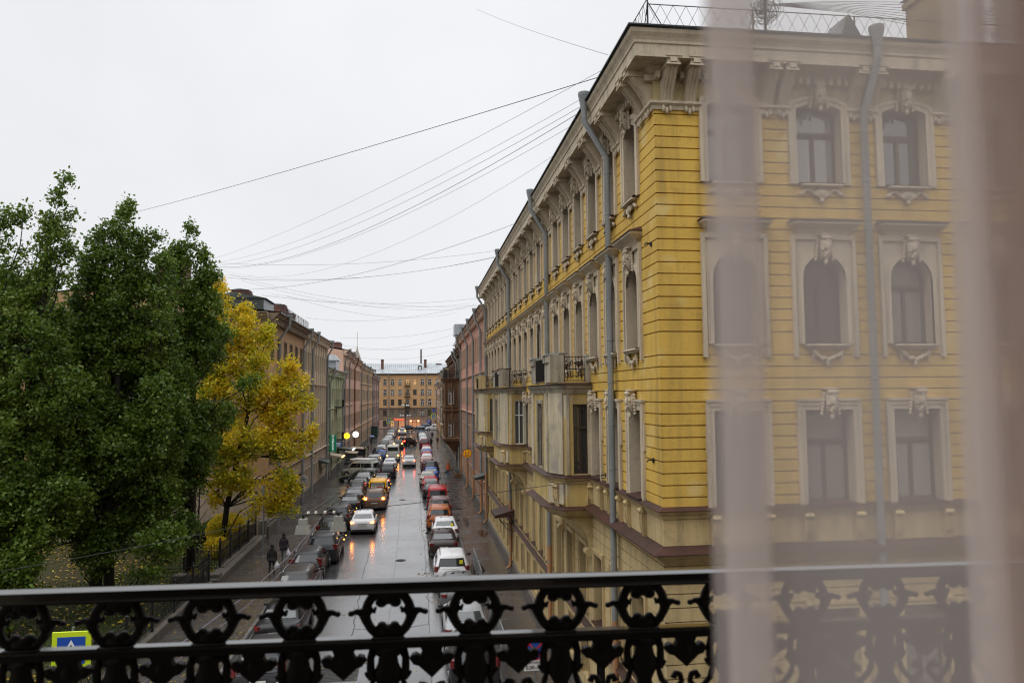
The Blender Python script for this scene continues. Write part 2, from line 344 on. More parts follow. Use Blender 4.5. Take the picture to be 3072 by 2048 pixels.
def chimney(parent, x, y, z0, w, d, h, mat=None):
    m = M(); m.box(x-w/2,x+w/2,y-d/2,y+d/2,z0,z0+h); m.box(x-w/2-.06,x+w/2+.06,y-d/2-.06,y+d/2+.06,z0+h-.22,z0+h-.06)
    o = m.build('chimney', mat or BRICK, parent)
    c = M(); c.prism([(x-w/2-.1,z0+h+.02),(x,z0+h+.14),(x+w/2+.1,z0+h+.02)], y-d/2-.1, y+d/2+.1, 'y'); c.build('chimney_cap', ROOFL, o)
# ornaments of the corner building (local: wall plane y=0, outward -y, z up)
def mask_mesh():
    m = M(); rr = random.Random(3)
    m.prism([(-.02,.0),(-.07,-.0),(-.17,.16),(-.20,.42),(-.13,.55),(-.02,.55)], -.11, .11, 'x')
    m.tube([(-.12,-.17,.50),(.12,-.17,.50)], .055, 10)
    m.box(-.15,.15,-.19,.02,.56,.60)
    for k in range(8):
        a = rr.uniform(-1,1); m.ball((a*.1, -.2+.05*abs(a)-.03*rr.random(), .08+.05*k), (.045,.035,.04), 7, 5)
    for sx in (-1,1):
        for k in range(7): m.ball((sx*(.14+.012*k), -.05, .46-.075*k), (.045,.045,.045), 6, 4)
    m.ball((0,-.2,.30), (.065,.05,.11), 8, 6); m.ball((0,-.12,-.05), (.05,.05,.08), 7, 5)
    return m.mesh('keystone', CR, True)
def garland_mesh(w=.8):
    m = M(); rr = random.Random(5)
    m.box(-w/2-.14,w/2+.14,-.17,.02,-.02,.03); m.box(-w/2-.1,w/2+.1,-.13,.02,-.07,-.02)
    for k in range(17):
        t = k/16*2-1; m.ball((t*w*.42, -.05-.02*rr.random(), -.15-.16*(1-t*t)+.02*rr.uniform(-1,1)), .045+.015*rr.random(), 6, 4)
    for sx in (-1,1):
        for k in range(5): m.ball((sx*w*.43, -.05, -.12-.06*k), .05-.006*k, 6, 4)
    m.ball((0,-.06,-.40), (.05,.04,.09), 6, 5)
    return m.mesh('sill_garland', CR, True)
def fan_mesh(w=.8):
    m = M()
    m.box(-w/2-.1,w/2+.1,-.15,.02,-.03,.02)
    for k in range(9):
        a = PI*(k+.5)/9; m.tube([(0,-.06,-.32),(math.cos(a)*.14,-.09,-.25+math.sin(a)*.1),(math.cos(a)*.22,-.06,-.22+math.sin(a)*.16)], [.012,.03,.02], 6)
    for sx in (-1,1):
        pts = [(sx*(.2+.3*t), -.05, -.2+.10*math.sin(t*PI*1.1)) for t in [i/7 for i in range(8)]]; m.tube(pts, [.03,.035,.035,.03,.03,.035,.04,.045], 7)
        m.ball((sx*.5,-.05,-.2), .05, 7, 5)
    m.ball((0,-.07,-.36), (.06,.05,.06), 7, 5)
    return m.mesh('sill_shell', CR, True)
def bracket_mesh(wd=.26, h=.92, d=.58):
    m = M(); w = wd/2
    pf = []
    for i in range(11):
        t = i/10; pf.append((-.08 - (d-.16)*(1-math.cos(t*PI/2))**.9, t*h*.8))
    poly = [(0,0)] + pf + [(-d+.08,h*.8),(0,h*.8)]
    m.prism(poly, -w, w, 'x')
    for k in (-1,0,1):                                  # raised flutes on the curved face
        pts = [(k*w*.6, y-.012, z) for y, z in pf[1:]]; m.tube(pts, .016, 5)
    m.box(-w-.03,w+.03,-d-.02,0,h*.8,h*.82+.02); m.box(-w-.01,w+.01,-d+.02,0,h*.84,h); m.box(-w*.6,w*.6,-d-.03,-d+.05,h*.86,h*.97)
    m.box(-w-.05,w+.05,-d-.04,0,h,h+.05)
    for k in (-1,0,1): m.ball((k*w*.65,-.07,-.07-(.05 if k == 0 else 0)), (.04,.04,.08), 7, 5)
    m.ball((0,-.10,.06),(.08,.05,.05),8,5)
    return m.mesh('bracket', CR, 45)
def console_mesh():                                      # long leaf console of the frieze between the ledges
    m = M(); pf = []
    for i in range(11):
        t = i/10; pf.append((-.03-.05*math.sin(t*PI*1.0)**2 - .10*t**2, t*.78))
    m.prism([(.02,0)]+pf+[(.02,.78)], -.085, .085, 'x'); m.tube([(-.105,-.12,.70),(.105,-.12,.70)], .055, 10)
    for k in range(6): m.ball((0,-.08-.006*k,.30+.06*k), (.05,.03,.04), 7, 5)
    for sx in (-1,1): m.tube([(sx*.08,y-.01,z) for y,z in pf[1:-1]], .018, 5)
    return m.mesh('console', YP, 45)
# ================================================================ corner building
HX, HY, HL, HW = 5.35, 15.9, 41.1, 15.0
hero = thing('corner_building', 'yellow plastered four-storey corner building with three bay windows over the wet pavement', 'building', (HX, HY, 0))
SW = [1.9+2.02*k for k in range(20)]                       # local y of street window axes
XW = [1.80, 3.96, 6.13, 8.30, 10.47, 12.64]                 # local x of side window axes
BAYS = [(6.6, 11.5), (20.5, 25.4), (33.1, 38.0)]
inbay = lambda y: any(a-.35 < y < b+.35 for a, b in BAYS)
GR = [7.42+.262*k for k in range(1, 35)]
FL = {'C': (14.8, .96, 1.9, .14), 'B': (11.07, .96, 2.05, .47), 'A': (7.47, .96, 2.1, 0), 'L': (3.15, .96, 2.0, 0)}
SWD = {'C': 1.12, 'B': 1.06, 'A': 1.16, 'L': 1.1}
def holes(fl, cs, skip=False, side=False): 
    z, w, h, r = FL[fl]; w = SWD[fl] if side else w; return [(c, w, z, z+h) for c in cs if not (skip and inbay(HL-c))]
su = [HL-y for y in SW]
up = M()
fac(up, (0, HL), -PI/2, HL, 7.4, 16.58, holes('C', su)+holes('B', su)+holes('A', su, True), GR)
fac(up, (0, 0), 0, HW, 7.4, 16.58, holes('C', XW, 0, 1)+holes('B', XW, 0, 1)+holes('A', XW, 0, 1), GR)
up.box(.3, HW, HL-.01, HL, 0, 17.5); up.box(HW-.01, HW, .01, HL-.02, 0, 17.5)
up.build('wall', Y_, hero)
fr = M(); fac(fr, (0, HL), -PI/2, HL, 6.5, 7.4); fac(fr, (0,0), 0, HW, 6.5, 7.4)
for c in range(len(XW)):                                     # sunk-looking raised fields between the consoles
    fr.box(XW[c]-.55, XW[c]+.55, -.02, .01, 6.62, 7.22)
for y in SW: fr.box(-.02, .01, y-.5, y+.5, 6.62, 7.22)
fr.build('frieze', YP, hero)
fr = M(); fac(fr, (0, HL), -PI/2, HL, 16.58, 17.5, holes('C', su)); fac(fr, (0,0), 0, HW, 16.58, 17.5, holes('C', XW, 0, 1)); fr.build('upper_frieze', FRZ, hero)
lw = M(); GL2 = [2.9+.3*k for k in range(12)]
fac(lw, (0, HL), -PI/2, HL, 0.6, 6.5, holes('L', su)+[(c, 1.0, .95, 2.35) for c in su], GL2); fac(lw, (0,0), 0, HW, 0.6, 6.5, holes('L', XW, 0, 1)+[(c,1.0,.95,2.35) for c in XW], GL2)
lw.build('lower_wall', YP, hero)
pl = M(); sweep(pl, [(0,HL),(0,0),(HW,0)], [(-.05,0),(.1,0),(.1,.55),(.04,.62),(-.05,.62)]); pl.build('plinth', wall('granite_plinth', (.16,.14,.12), (.12,.10,.09), dirt=(.05,.06,.03)), hero)
cp = M(); path = [(0,HL),(0,0),(HW,0)]
sweep(cp, path, [(-.05,17.38),(.60,17.38),(.60,17.66),(.63,17.68),(.63,17.74),(.66,17.80),(.72,17.88),(.74,17.96),(-.05,17.98)])
sweep(cp, path, [(-.05,17.25),(.08,17.25),(.16,17.34),(.2,17.379),(-.05,17.379)])
n = int((HL+HW)/.19)
for i in range(int(HL/.19)): cp.box(-.2, 0, i*.19, i*.19+.1, 17.10, 17.245)
for i in range(int(HW/.19)): cp.box(i*.19, i*.19+.1, -.2, 0, 17.10, 17.245)
cp.build('cornice', CR, hero)
eg = M(); sweep(eg, path, [(-.9,18.35),(.80,17.99),(.80,18.02),(-.9,18.38)]); eg.build('eaves_flashing', ROOFD, hero)
rf = M(); rf.add([(-.6,-.6,18.1),(HW,-.6,18.1),(HW,HL,18.1),(-.6,HL,18.1),(5,5,20.0),(HW,5,20.0),(HW,HL-3,20.0),(5,HL-3,20.0)], [(0,1,5,4),(0,4,7,3),(4,5,6,7),(3,7,6,2)]); rf.build('roof', ROOFD, hero)
# frieze moulding under the brackets, broken by the window casings
fm = M(); FP = [(-.02,16.42),(.04,16.42),(.06,16.5),(.12,16.54),(.12,16.60),(-.02,16.60)]
def gaps(cs, lo, hi, g=.71):
    e = lo; out = []
    for c in sorted(cs):
        if c-g > e: out.append((e, c-g))
        e = c+g
    if e < hi: out.append((e, hi))
    return out
for a, b in gaps(SW, .001, HL):
    if a < .01: sweep(fm, [(0,b),(0,0),(XW[0]-.71,0)], FP)
    else: sweep(fm, [(0,b),(0,a)], FP)
for a, b in gaps(XW, 0, HW):
    if a > .01: sweep(fm, [(a,0),(b,0)], FP)
fm.build('frieze_moulding', CR, hero)
# brackets in pairs
BR = bracket_mesh()
put('bracket', BR, hero, (.28,0,16.5)); put('bracket', BR, hero, (.82,0,16.5)); put('bracket', BR, hero, (0,.28,16.5), -PI/2); put('bracket', BR, hero, (0,.85,16.5), -PI/2)
for i in range(len(XW)-1):
    for d in (-.2, .2): put('bracket', BR, hero, ((XW[i]+XW[i+1])/2+d, 0, 16.5))
for i in range(len(SW)-1):
    for d in (-.19, .19): put('bracket', BR, hero, (0, (SW[i]+SW[i+1])/2+d, 16.5), -PI/2)
KEY, GAR, FAN, CON = mask_mesh(), garland_mesh(), fan_mesh(), console_mesh()
hd = M()                                                     # window hood with tin top
hd.loft([[(-.62,-.05,0),(.62,-.05,0),(.62,.02,0),(-.62,.02,0)], [(-.66,-.12,.1),(.66,-.12,.1),(.66,.02,.1),(-.66,.02,.1)], [(-.70,-.14,.12),(.70,-.14,.12),(.70,.02,.12),(-.70,.02,.12)], [(-.82,-.30,.24),(.82,-.30,.24),(.82,.02,.24),(-.82,.02,.24)], [(-.82,-.30,.29),(.82,-.30,.29),(.82,.02,.29),(-.82,.02,.29)]])
HOOD = hd.mesh('hood', CR)
ht = M(); ht.loft([[(-.85,-.33,.295),(.85,-.33,.295),(.85,.01,.295),(-.85,.01,.295)], [(-.85,-.33,.31),(.85,-.33,.31),(.85,.01,.31),(-.85,.01,.31)], [(-.72,-.02,.42),(.72,-.02,.42),(.72,.01,.42),(-.72,.01,.42)]]); HTOP = ht.mesh('hood_flashing', LEDGE)
st = M(); st.add([(-.56,-.14,.0),(.56,-.14,.0),(.5,.25,.05),(-.5,.25,.05),(-.56,-.14,-.03),(.56,-.14,-.03)], [(0,1,2,3),(0,4,5,1)]); STIN = st.mesh('sill', LEDGE)
ear = M()
for sx in (-1,1): ear.box(sx*.70, sx*.78, -.05, .01, 1.15, 1.75)
ear.box(-.75,.75,-.10,.01,2.30,2.36)
EAR = ear.mesh('casing_ears', CR)
def hero_win(fl, loc, rz, glass):
    z, w, h, r = FL[fl]; sd2 = rz == 0; w = SWD[fl] if sd2 else w; cc = .19 if sd2 else .24
    if fl == 'B' and sd2: r = .53
    if fl == 'B': res = window_meshes(w, h, r, .32, .26, .06, CR, WOOD, glass, spandrel=True)
    else: res = window_meshes(w, h, r, .32, cc if fl != 'L' else .16, .07, CR if fl != 'L' else YP, WOOD, glass)
    ex = [('sill', STIN, (0,0,0))]
    if fl == 'B': ex += [('hood', HOOD, (0,0,h+.45)), ('hood_flashing', HTOP, (0,0,h+.45)), ('keystone', KEY, (0,-.02,h-.12)), ('sill_garland', GAR, (0,0,-.04))]
    if fl == 'C': ex += [('keystone', KEY, (0,-.03,h-.10)), ('sill_shell', FAN, (0,0,-.05))]
    if fl == 'A': ex += [('keystone', KEY, (0,-.03,h-.1)), ('casing_ears', EAR, (0,0,0))]
    return put_window(hero, res, loc, rz, ex)
rg = random.Random(11)
for fl in 'CBAL':
    z = FL[fl][0]
    for y in SW:
        if fl == 'A' and inbay(y): continue
        hero_win(fl, (0, y, z), -PI/2, GLC if rg.random() < .3 else GL)
    for x in XW[:5]: hero_win(fl, (x, 0, z), 0, GLC if rg.random() < .4 else GL)
gw = window_meshes(1.0, 1.4, 0, .25, .1, .04, YP, WOOD, GL)
for y in SW[3:]: 
    o = put('ground_floor_window', gw['window'], hero, (0, y, .95), -PI/2); put('frame', gw['frame'], o); put('glass', gw['glass'], o)
for x in XW[:5]:
    o = put('ground_floor_window', gw['window'], hero, (x, 0, .95), 0); put('frame', gw['frame'], o); put('glass', gw['glass'], o)
# ledges (broken where the bays stand)
def bay_path(a, b, inset=0): return [(0,b),(-.81+inset,b),(-1.2+inset,b-.8),(-1.2+inset,a+.8),(-.81+inset,a),(0,a)]
def whole_path():
    p = [(0,HL)]
    for a, b in sorted(BAYS, reverse=True): p += bay_path(a, b)
    return p + [(0,0),(HW,0)]
WP = whole_path()
l1 = M(); sweep(l1, WP, [(-.03,7.22),(.03,7.22),(.06,7.30),(.12,7.34),(.13,7.39),(-.03,7.39)]); sweep(l1, path, [(-.03,6.28),(.06,6.28),(.12,6.36),(.22,6.42),(.24,6.48),(-.03,6.48)]); sweep(l1, path, [(-.03,2.62),(.05,2.62),(.14,2.74),(-.03,2.76)]); l1.build('ledge', YP, hero)
l2 = M(); sweep(l2, WP, [(-.02,7.47),(.17,7.395),(.17,7.41),(-.02,7.49)]); sweep(l2, path, [(-.02,6.62),(.33,6.485),(.33,6.51),(-.02,6.645)]); sweep(l2, path, [(-.02,2.84),(.2,2.765),(.2,2.78),(-.02,2.86)]); l2.build('ledge_flashing', LEDGE, hero)
for x in XW:
    for d in (-.62, .62): put('console', CON, hero, (x+d, 0, 6.52))
for y in SW:
    if not inbay(y):
        for d in (-.62, .62): put('console', CON, hero, (0, y+d, 6.52), -PI/2)
# bay windows
bw = window_meshes(.46, 2.15, 0, .12, 0, 0, YP, WOOD, GL, style='bar')
bww = window_meshes(.46, 2.15, 0, .12, 0, 0, YP, WHT, GL, style='bar')
bf = window_meshes(.9, 2.15, 0, .15, .12, .04, GRS, WOOD, GL)
for bi, (a, b) in enumerate(BAYS):
    m = M()
    # lower panel band, body and top band of the bay as one wall; near and far cheeks hold a narrow window
    ln = .81
    fac(m, (-.81,a), 0, ln, 6.45, 10.15, [(.46,.46,7.5,9.65)])
    fac(m, (0,b), PI, ln, 6.45, 10.15, [(.35,.46,7.5,9.65)])
    ch = math.hypot(.39,.8); t = math.atan2(-.8, .39)
    fac(m, (-1.2,a+.8), t, ch, 6.45, 10.15); fac(m, (-.81,b), math.atan2(-.8,-.39), ch, 6.45, 10.15)
    fac(m, (-1.2,b-.8), -PI/2, b-a-1.6, 6.45, 10.15, [((b-a-1.6)/2,.9,7.5,9.65)])
    o = m.build('bay_window', [YB, YB, YB][bi], hero)
    q = M()                                                # pilasters on the chamfers, set proud
    for (x0, y0, x1, y1) in ((-.90,a-.0,-1.17,a+.74),):
        th = math.atan2(y0-y1, x0-x1); c_, s_ = math.cos(th), math.sin(th)
        i0 = len(q.v); q.box(.06,.78,-.06,.02,7.5,10.0); q.box(.02,.82,-.08,.02,6.6,7.2); q.xf(Matrix.Translation((-1.2,a+.8,0)) @ Matrix.Rotation(t,4,'Z'), i0)
    q.box(-.795,-.72,a-.045,a+.01,7.5,10.0); q.box(-.14,-.01,a-.045,a+.01,7.5,10.0)
    q.build('pilasters', PEEL, o)
    for yy in (a+.86, b-1.3): q = M(); q.box(-1.26,-1.19,yy,yy+.42,7.5,10.0); q.build('pilaster', PEEL, o)
    put('mask_console', CON, o, (-1.02,a+.36,6.5), t, (1.3,1,.9)); put('mask_console', CON, o, (-.1,a,6.5), 0, (1,1,.9))
    w = bww if bi == 1 else bw
    for nm, lc, rz in (('cheek_window', (-.35,a,7.5), 0), ('cheek_window', (-.35,b,7.5), PI)):
        x = put(nm, w['window'], o, lc, rz); 
        for k2 in ('frame','glass'): e = w[k2]; y_ = put(nm+'_'+k2, e, o, lc, rz)
    put('front_window', bf['window'], o, (-1.2,(a+b)/2,7.5), -PI/2); put('front_window_frame', bf['frame'], o, (-1.2,(a+b)/2,7.5), -PI/2); put('front_window_glass', bf['glass'], o, (-1.2,(a+b)/2,7.5), -PI/2)
    c = M(); bp_ = bay_path(a, b)
    sweep(c, bp_, [(-.3,9.98),(.05,9.98),(.10,10.10),(.16,10.16),(.18,10.24),(-.3,10.28)]); c.build('bay_cornice', GRS, o)
    c = M(); sweep(c, bp_, [(-.3,6.2),(-.05,6.2),(.04,6.26),(.14,6.36),(.2,6.44),(-.3,6.44)]); c.add([(x,y,6.22) for x,y in bay_path(a,b)], [tuple(range(6))]); c.build('bay_base', YP, o)
    c = M(); sweep(c, bp_, [(-.02,6.52),(.27,6.45),(.27,6.465),(-.02,6.54)]); sweep(c, bp_, [(-.6,10.31),(.24,10.25),(.24,10.265),(-.6,10.33)]); c.build('bay_flashing', LEDGE, o)
    for yy in (a+.12, b-.42):                              # curved consoles carrying the bay
        c = M()
        pf = [(0,6.2),(-.95,6.2)] + [(-.95+.9*math.sin(i/10*PI/2), 6.15-1.1*(1-math.cos(i/10*PI/2))) for i in range(11)]+[(0,4.95)]
        c.prism([(x_,z_) for x_,z_ in pf], yy, yy+.3, 'y')
        c.tube([(-.12,yy-.04,5.12),(-.12,yy+.34,5.12)], .12, 12)
        c.build('bay_console', YP, o)
    # parapet of the balcony on top: solid masonry on chamfer and front, iron grille on the cheeks
    c = M(); PP = [(-.06,10.33),(.0,10.33),(.0,10.95),(.06,10.97),(.07,11.2),(-.16,11.2),(-.16,10.33)]
    sweep(c, [(-1.2,a+1.5),(-1.2,a+.62),(-.95,a+.02)], PP); c.build('parapet', GRS if bi != 2 else YP, o); c = M(); sweep(c, [(-.95,b-.02),(-1.2,b-.62),(-1.2,b-1.5)], PP)
    sweep(c, [(-.16,a),(0,a)], PP); sweep(c, [(0,b),(-.16,b)], PP); c.box(-1.3,-.86,a-.04,a+.1,10.33,11.18)
    c.build('parapet', GRS if bi != 2 else YP, o)
    c = M(); sweep(c, [(-1.2,a+1.5),(-1.2,a+.62),(-.9,a-.02)], [(-.22,11.2),(.11,11.2),(.11,11.23),(-.22,11.25)]); sweep(c, [(-.95,b-.02),(-1.2,b-.62),(-1.2,b-1.5)], [(-.22,11.2),(.11,11.2),(.11,11.23),(-.22,11.25)]); c.build('parapet_flashing', LEDGE if bi == 1 else ROOFL, o)
    c = M()
    for yy in (a+.02, b-.02):
        for zz in (10.38, 10.74, 11.12): c.tube([(-.86,yy,zz),(-.16,yy,zz)], .014, 5)
        for k in range(8): c.tube([(-.83+.09*k,yy,10.38),(-.83+.09*k,yy,11.12)], .009, 5)
        for k in range(4):
            cx = -.76+.16*k
            c.tube([(cx+.05*math.cos(t_)*(1-t_/9), yy, 10.55+.08*math.sin(t_)) for t_ in [i*.6 for i in range(12)]], .010, 4)
            c.tube([(cx+.05*math.cos(t_)*(1-t_/9), yy, 10.93-.08*math.sin(t_)) for t_ in [i*.6 for i in range(12)]], .010, 4)
    for k in range(int((b-a-3.0)/.09)+1): c.tube([(-1.18,a+1.5+.09*k,10.38),(-1.18,a+1.5+.09*k,11.12)], .009, 5)
    for zz in (10.38, 11.12): c.tube([(-1.18,a+1.5,zz),(-1.18,b-1.5,zz)], .014, 5)
    c.build('balcony_grille', IRON, o)
# pipes, roof fence, chimney
for yy in (3.6, 13.4, 25.9, 40.6): drainpipe(hero, 0, yy, 18.2, .78, -PI/2, low=PEACH, r=.085, zlow=4.0)
drainpipe(hero, 5.02, 0, 18.2, .78, 0, low=PEACH, r=.085, zlow=4.0)
rfz = 18.2
def roof_fence(parent, P0, P1, z0, h, mat=IRON, step=2.2):
    m = M(); p0, p1 = Vector(P0), Vector(P1); L = (p1-p0).length; n = int(L/step)
    for i in range(n+1):
        p = p0.lerp(p1, i/n); m.tube([(p.x,p.y,z0-.1),(p.x,p.y,z0+h)], .018, 6)
        d = (p1-p0).normalized(); q = Vector((-d.y, d.x)); m.tube([(p.x,p.y,z0+h*.9),(p.x+q.x*.4,p.y+q.y*.4,z0+.02)], .012, 5)
    for z in (.08*h, h): m.tube([(p0.x,p0.y,z0+z),(p1.x,p1.y,z0+z)], .012, 5)
    k = int(L/.3)
    for i in range(k):
        a, b = p0.lerp(p1, i/k), p0.lerp(p1, (i+1)/k)
        m.tube([(a.x,a.y,z0+.05),(b.x,b.y,z0+h)], .005, 4); m.tube([(b.x,b.y,z0+.05),(a.x,a.y,z0+h)], .005, 4)
    return m.build('roof_fence', mat, parent)
roof_fence(hero, (-.15,HL), (-.15,-.15), 18.2, .75); roof_fence(hero, (-.15,-.15), (HW,-.15), 18.2, .62)
tg = M(); rr = random.Random(2)
for k in range(46):
    c = (2.65+rr.gauss(0,.08), -.2+rr.gauss(0,.08), 18.85+rr.gauss(0,.12)); r0 = rr.uniform(.06,.3); ph = rr.uniform(0,6); tl = rr.uniform(-1,1)
    tg.tube([(c[0]+r0*math.cos(ph+t*.7), c[1]+r0*.4*math.sin(ph+t*.7)*tl, c[2]+r0*math.sin(ph+t*.7)) for t in range(9)], .006, 4)
tg.tube([(2.65,-.2,18.1),(2.65,-.2,19.6)], .03, 8)
for k in range(9): 
    zz = 18.85+.09*k; tg.tube([(2.65,-.2,18.95),(5,.2+.1*k,zz+.25),(7.5,.5,zz+.1),(13,1.5,zz+.5)], .007, 4)
tag(tg.build('wire_tangle', IRON, None, (HX,HY,0)), 'dark tangle of coiled cables on a mast at the yellow roof edge', 'cables')
chimney(hero, 7.95, 1.2, 18.1, .8, .9, 2.2, wall('ochre_chimney', (.34,.24,.12), (.28,.19,.1)))
dm = M(); dm.loft([[(4.3,-.5,18.05),(4.9,-.5,18.05),(4.9,.4,18.2),(4.3,.4,18.2)], [(4.58,-.4,18.72),(4.62,-.4,18.72),(4.62,.4,18.75),(4.58,.4,18.75)]]); dm.build('dormer', ROOFD, hero)
hk = M(); hk.tube([(0,0,0),(-.14,-.02,.02),(-.17,-.02,-.03)], .02, 6); hk.tube([(.03,0,0),(-.03,0,0)], .06, 8)
HK = hk.mesh('wire_hook', IRON)
for y, z in ((4.9,7.65),(.55,8.45),(.4,13.4)): put('wire_hook', HK, hero, (0,y,z))
# entrance canopies on the street side
def canopy(name, label, X, y, z, w, d, mat, side=-1, lit=None):
    t = thing(name, label, 'canopy', (X, y, z))
    m = M(); s = side; m.prism([(0,.28),(s*d,.0),(s*d,-.16),(0,-.16+.1)], -w/2, w/2, 'y'); 
    m.build('roof', mat, t)
    f = M()
    for q in (-w/2+.05, w/2-.05):
        f.tube([(0,q,-.9),(s*d*.4,q,-.75),(s*d*.8,q,-.2)], .02, 5); f.tube([(0,q,-.25),(s*d*.5,q,-.55)], .012, 5)
        f.tube([(s*(.15+.12*math.cos(t_)),q,-.45+.12*math.sin(t_)) for t_ in [i*.6 for i in range(11)]], .012, 4)
    f.build('bracket', IRON, t)
    if lit: 
        l = M(); l.box(s*(d-.05),s*(d+.12),-w/2+.1,w/2-.1,-.12,-.02); l.build('strip_lamp', lit, t)
    return t
canopy('entrance_canopy', 'rusty sheet canopy on scrolled iron brackets below the second bay window', HX, 42.2, 3.3, 2.2, 1.1, LEDGE)
canopy('entrance_canopy', 'small dark canopy with lamp at the far end of the yellow building', HX, 57.7, 3.6, 1.8, 1.0, ROOFD)
# ================================================================ street buildings (side -1 = left row at x=-10.4, +1 = right row at x=5.35)
def building(name, label, side, y0, y1, H, wm, tm, floors, sp, pipes=(), plinth=.8, ledges=(), corn=.5, depth=13, roof=ROOFD, near_wall=True, ground=None, frame=WHT, lowm=None, low_h=4.2, low=None, pilaster=False, chims=(), ch=1.6, rise=2.0, grooves=(), x_off=0, pmat=None, dent=True):
    X = (-10.4 if side < 0 else 5.35) + x_off
    t = thing(name, label, 'building', (X, y0, 0)); L = y1-y0; sd = side
    if side < 0: P0, th = (0,0), PI/2; u2y = lambda u: u
    else: P0, th = (0,L), -PI/2; u2y = lambda u: L-u
    nw = max(1, int(L/sp)); cs = [L*(i+.5)/nw for i in range(nw)]
    hs = [(c, w, z, z+h) for z, h, w, r in floors for c in cs]
    m = M(); fac(m, P0, th, L, low_h if lowm else 0, H-.35, [q for q in hs if not lowm or q[2] > low_h-.01], grooves)
    for yy in ((0 if near_wall else None), L):
        if yy is not None: m.add([(0,yy,0),(sd*depth,yy,0),(sd*depth,yy,H-.1),(sd*depth/2,yy,H+rise-.1),(0,yy,H-.1)], [(0,1,2,3,4)])
    m.add([(sd*depth,0,0),(sd*depth,L,0),(sd*depth,L,H-.1),(sd*depth,0,H-.1)], [(0,1,2,3)])
    m.build('wall', wm, t)
    if lowm:
        m = M(); fac(m, P0, th, L, 0, low_h, [q for q in hs if q[2] < low_h], [low_h*k/9 for k in range(2, 9)]); m.build('ground_floor_wall', lowm, t)
    pa = [(0,0),(0,L)] if side < 0 else [(0,L),(0,0)]
    m = M(); sweep(m, pa, molding(H-.75, H-.05, .06, corn)); 
    if dent:
        for i in range(int(L/.5)): m.box(0, -sd*corn*.62, i*.5+.1, i*.5+.3, H-.82, H-.5)
    for z in ledges: sweep(m, pa, [(-.02,z),(.05,z),(.16,z+.12),(.17,z+.18),(-.02,z+.22)])
    if pilaster:
        for i in range(nw+1):
            y = u2y(L*i/nw); y = min(max(y, .15), L-.15); m.box(-sd*.1, 0, y-.14, y+.14, low_h+.2, H-.76); m.box(-sd*.14, 0, y-.2, y+.2, H-1.1, H-.9)
    m.build('cornice', tm, t)
    m = M(); sweep(m, pa, [(-.02,0),(.09,0),(.09,plinth),(-.02,plinth+.05)]); m.build('plinth', wall_plinth, t)
    m = M(); e = corn+.08
    m.add([(-sd*e,-.05,H-.02),(-sd*e,L+.05,H-.02),(sd*depth/2,L+.05,H+rise),(sd*depth/2,-.05,H+rise),(sd*(depth+.3),-.05,H-.02),(sd*(depth+.3),L+.05,H-.02)], [(0,1,2,3),(3,2,5,4)])
    m.add([(-sd*e,-.05,H-.02),(-sd*e,L+.05,H-.02),(-sd*e,L+.05,H-.09),(-sd*e,-.05,H-.09)], [(0,1,2,3)])
    m.build('roof', roof, t)
    cnt = 0
    for fi, (z, h, w, r) in enumerate(floors):
        for c in cs:
            if cnt > 98: break
            cnt += 1
            g = GLC if rg.random() < .3 else GL
            res = window_meshes(w, h, r, .22, .13, .05, tm, frame if rg.random() < .75 else WOOD, g, style='bar')
            o = put('window', res['window'], t, (0, u2y(c), z), th); put('frame', res['frame'], o); put('glass', res['glass'], o)
    for y in pipes:
        drainpipe(t, 0, y, H+.1, corn+.1, th, low=low, r=.10, zlow=3.0, mat=pmat)
    for (cx, cy, w, d) in chims: chimney(t, sd*cx, cy, H+min(cx, depth-cx)/depth*2*rise-.3, w, d, ch)
    return t
wall_plinth = wall('grey_plinth_stone', (.15,.13,.11), (.10,.09,.075), dirt=(.04,.05,.03))
OCH = wall('ochre_brown_plaster', (.42,.26,.135), (.37,.23,.12), dirt=(.13,.09,.05), dirt_amt=.5)
OCT = wall('dull_brown_trim', (.22,.17,.12), (.18,.14,.1))
BEI = wall('beige_plaster', (.55,.44,.31), (.49,.39,.27), dirt=(.13,.1,.07), dirt_amt=.55)
BET = wall('beige_trim', (.50,.42,.30), (.44,.36,.26))
BEL = wall('grey_beige_rustic', (.40,.32,.24), (.34,.27,.2), dirt=(.10,.08,.05), dirt_amt=.6)
GRN = wall('pale_green_plaster', (.42,.47,.26), (.38,.42,.24), dirt=(.13,.14,.08))
GRT = wall('cream_green_trim', (.48,.48,.32), (.42,.42,.28))
PNK = wall('salmon_plaster', (.60,.38,.28), (.54,.34,.25), dirt=(.2,.13,.09))
PNT = wall('pale_pink_trim', (.54,.38,.28), (.5,.34,.25))
BRN = wall('brown_orange_plaster', (.48,.30,.18), (.42,.26,.16), dirt=(.15,.09,.05))
PUR = wall('dusty_rose_plaster', (.44,.28,.23), (.4,.25,.21), dirt=(.14,.09,.07))
RPK = wall('coral_plaster', (.56,.29,.21), (.50,.26,.19), dirt=(.22,.13,.1), dirt_amt=.35)
RBR = wall('dark_brown_stone', (.20,.105,.055), (.12,.07,.042), dirt=(.035,.027,.02), dirt_amt=.85)
END = wall('end_ochre_plaster', (.54,.33,.16), (.50,.30,.145), dirt=(.2,.13,.07), dirt_amt=.35)
ENL = wall('end_taupe_plaster', (.24,.17,.12), (.2,.145,.1))
ENG = wall('end_pink_ground_floor', (.42,.27,.2), (.36,.22,.17))
SOOT = plain('dark_green_tin', (.05,.062,.058), .3, var=.3)
RPIPE = plain('red_brown_pipe', (.12,.03,.025), .4)
F4 = lambda a=1.0, w=1.0: [(1.3,1.7,w,0),(5.0,1.95,w,0),(8.9,1.95,w,.0),(12.4,1.7,w,0)]
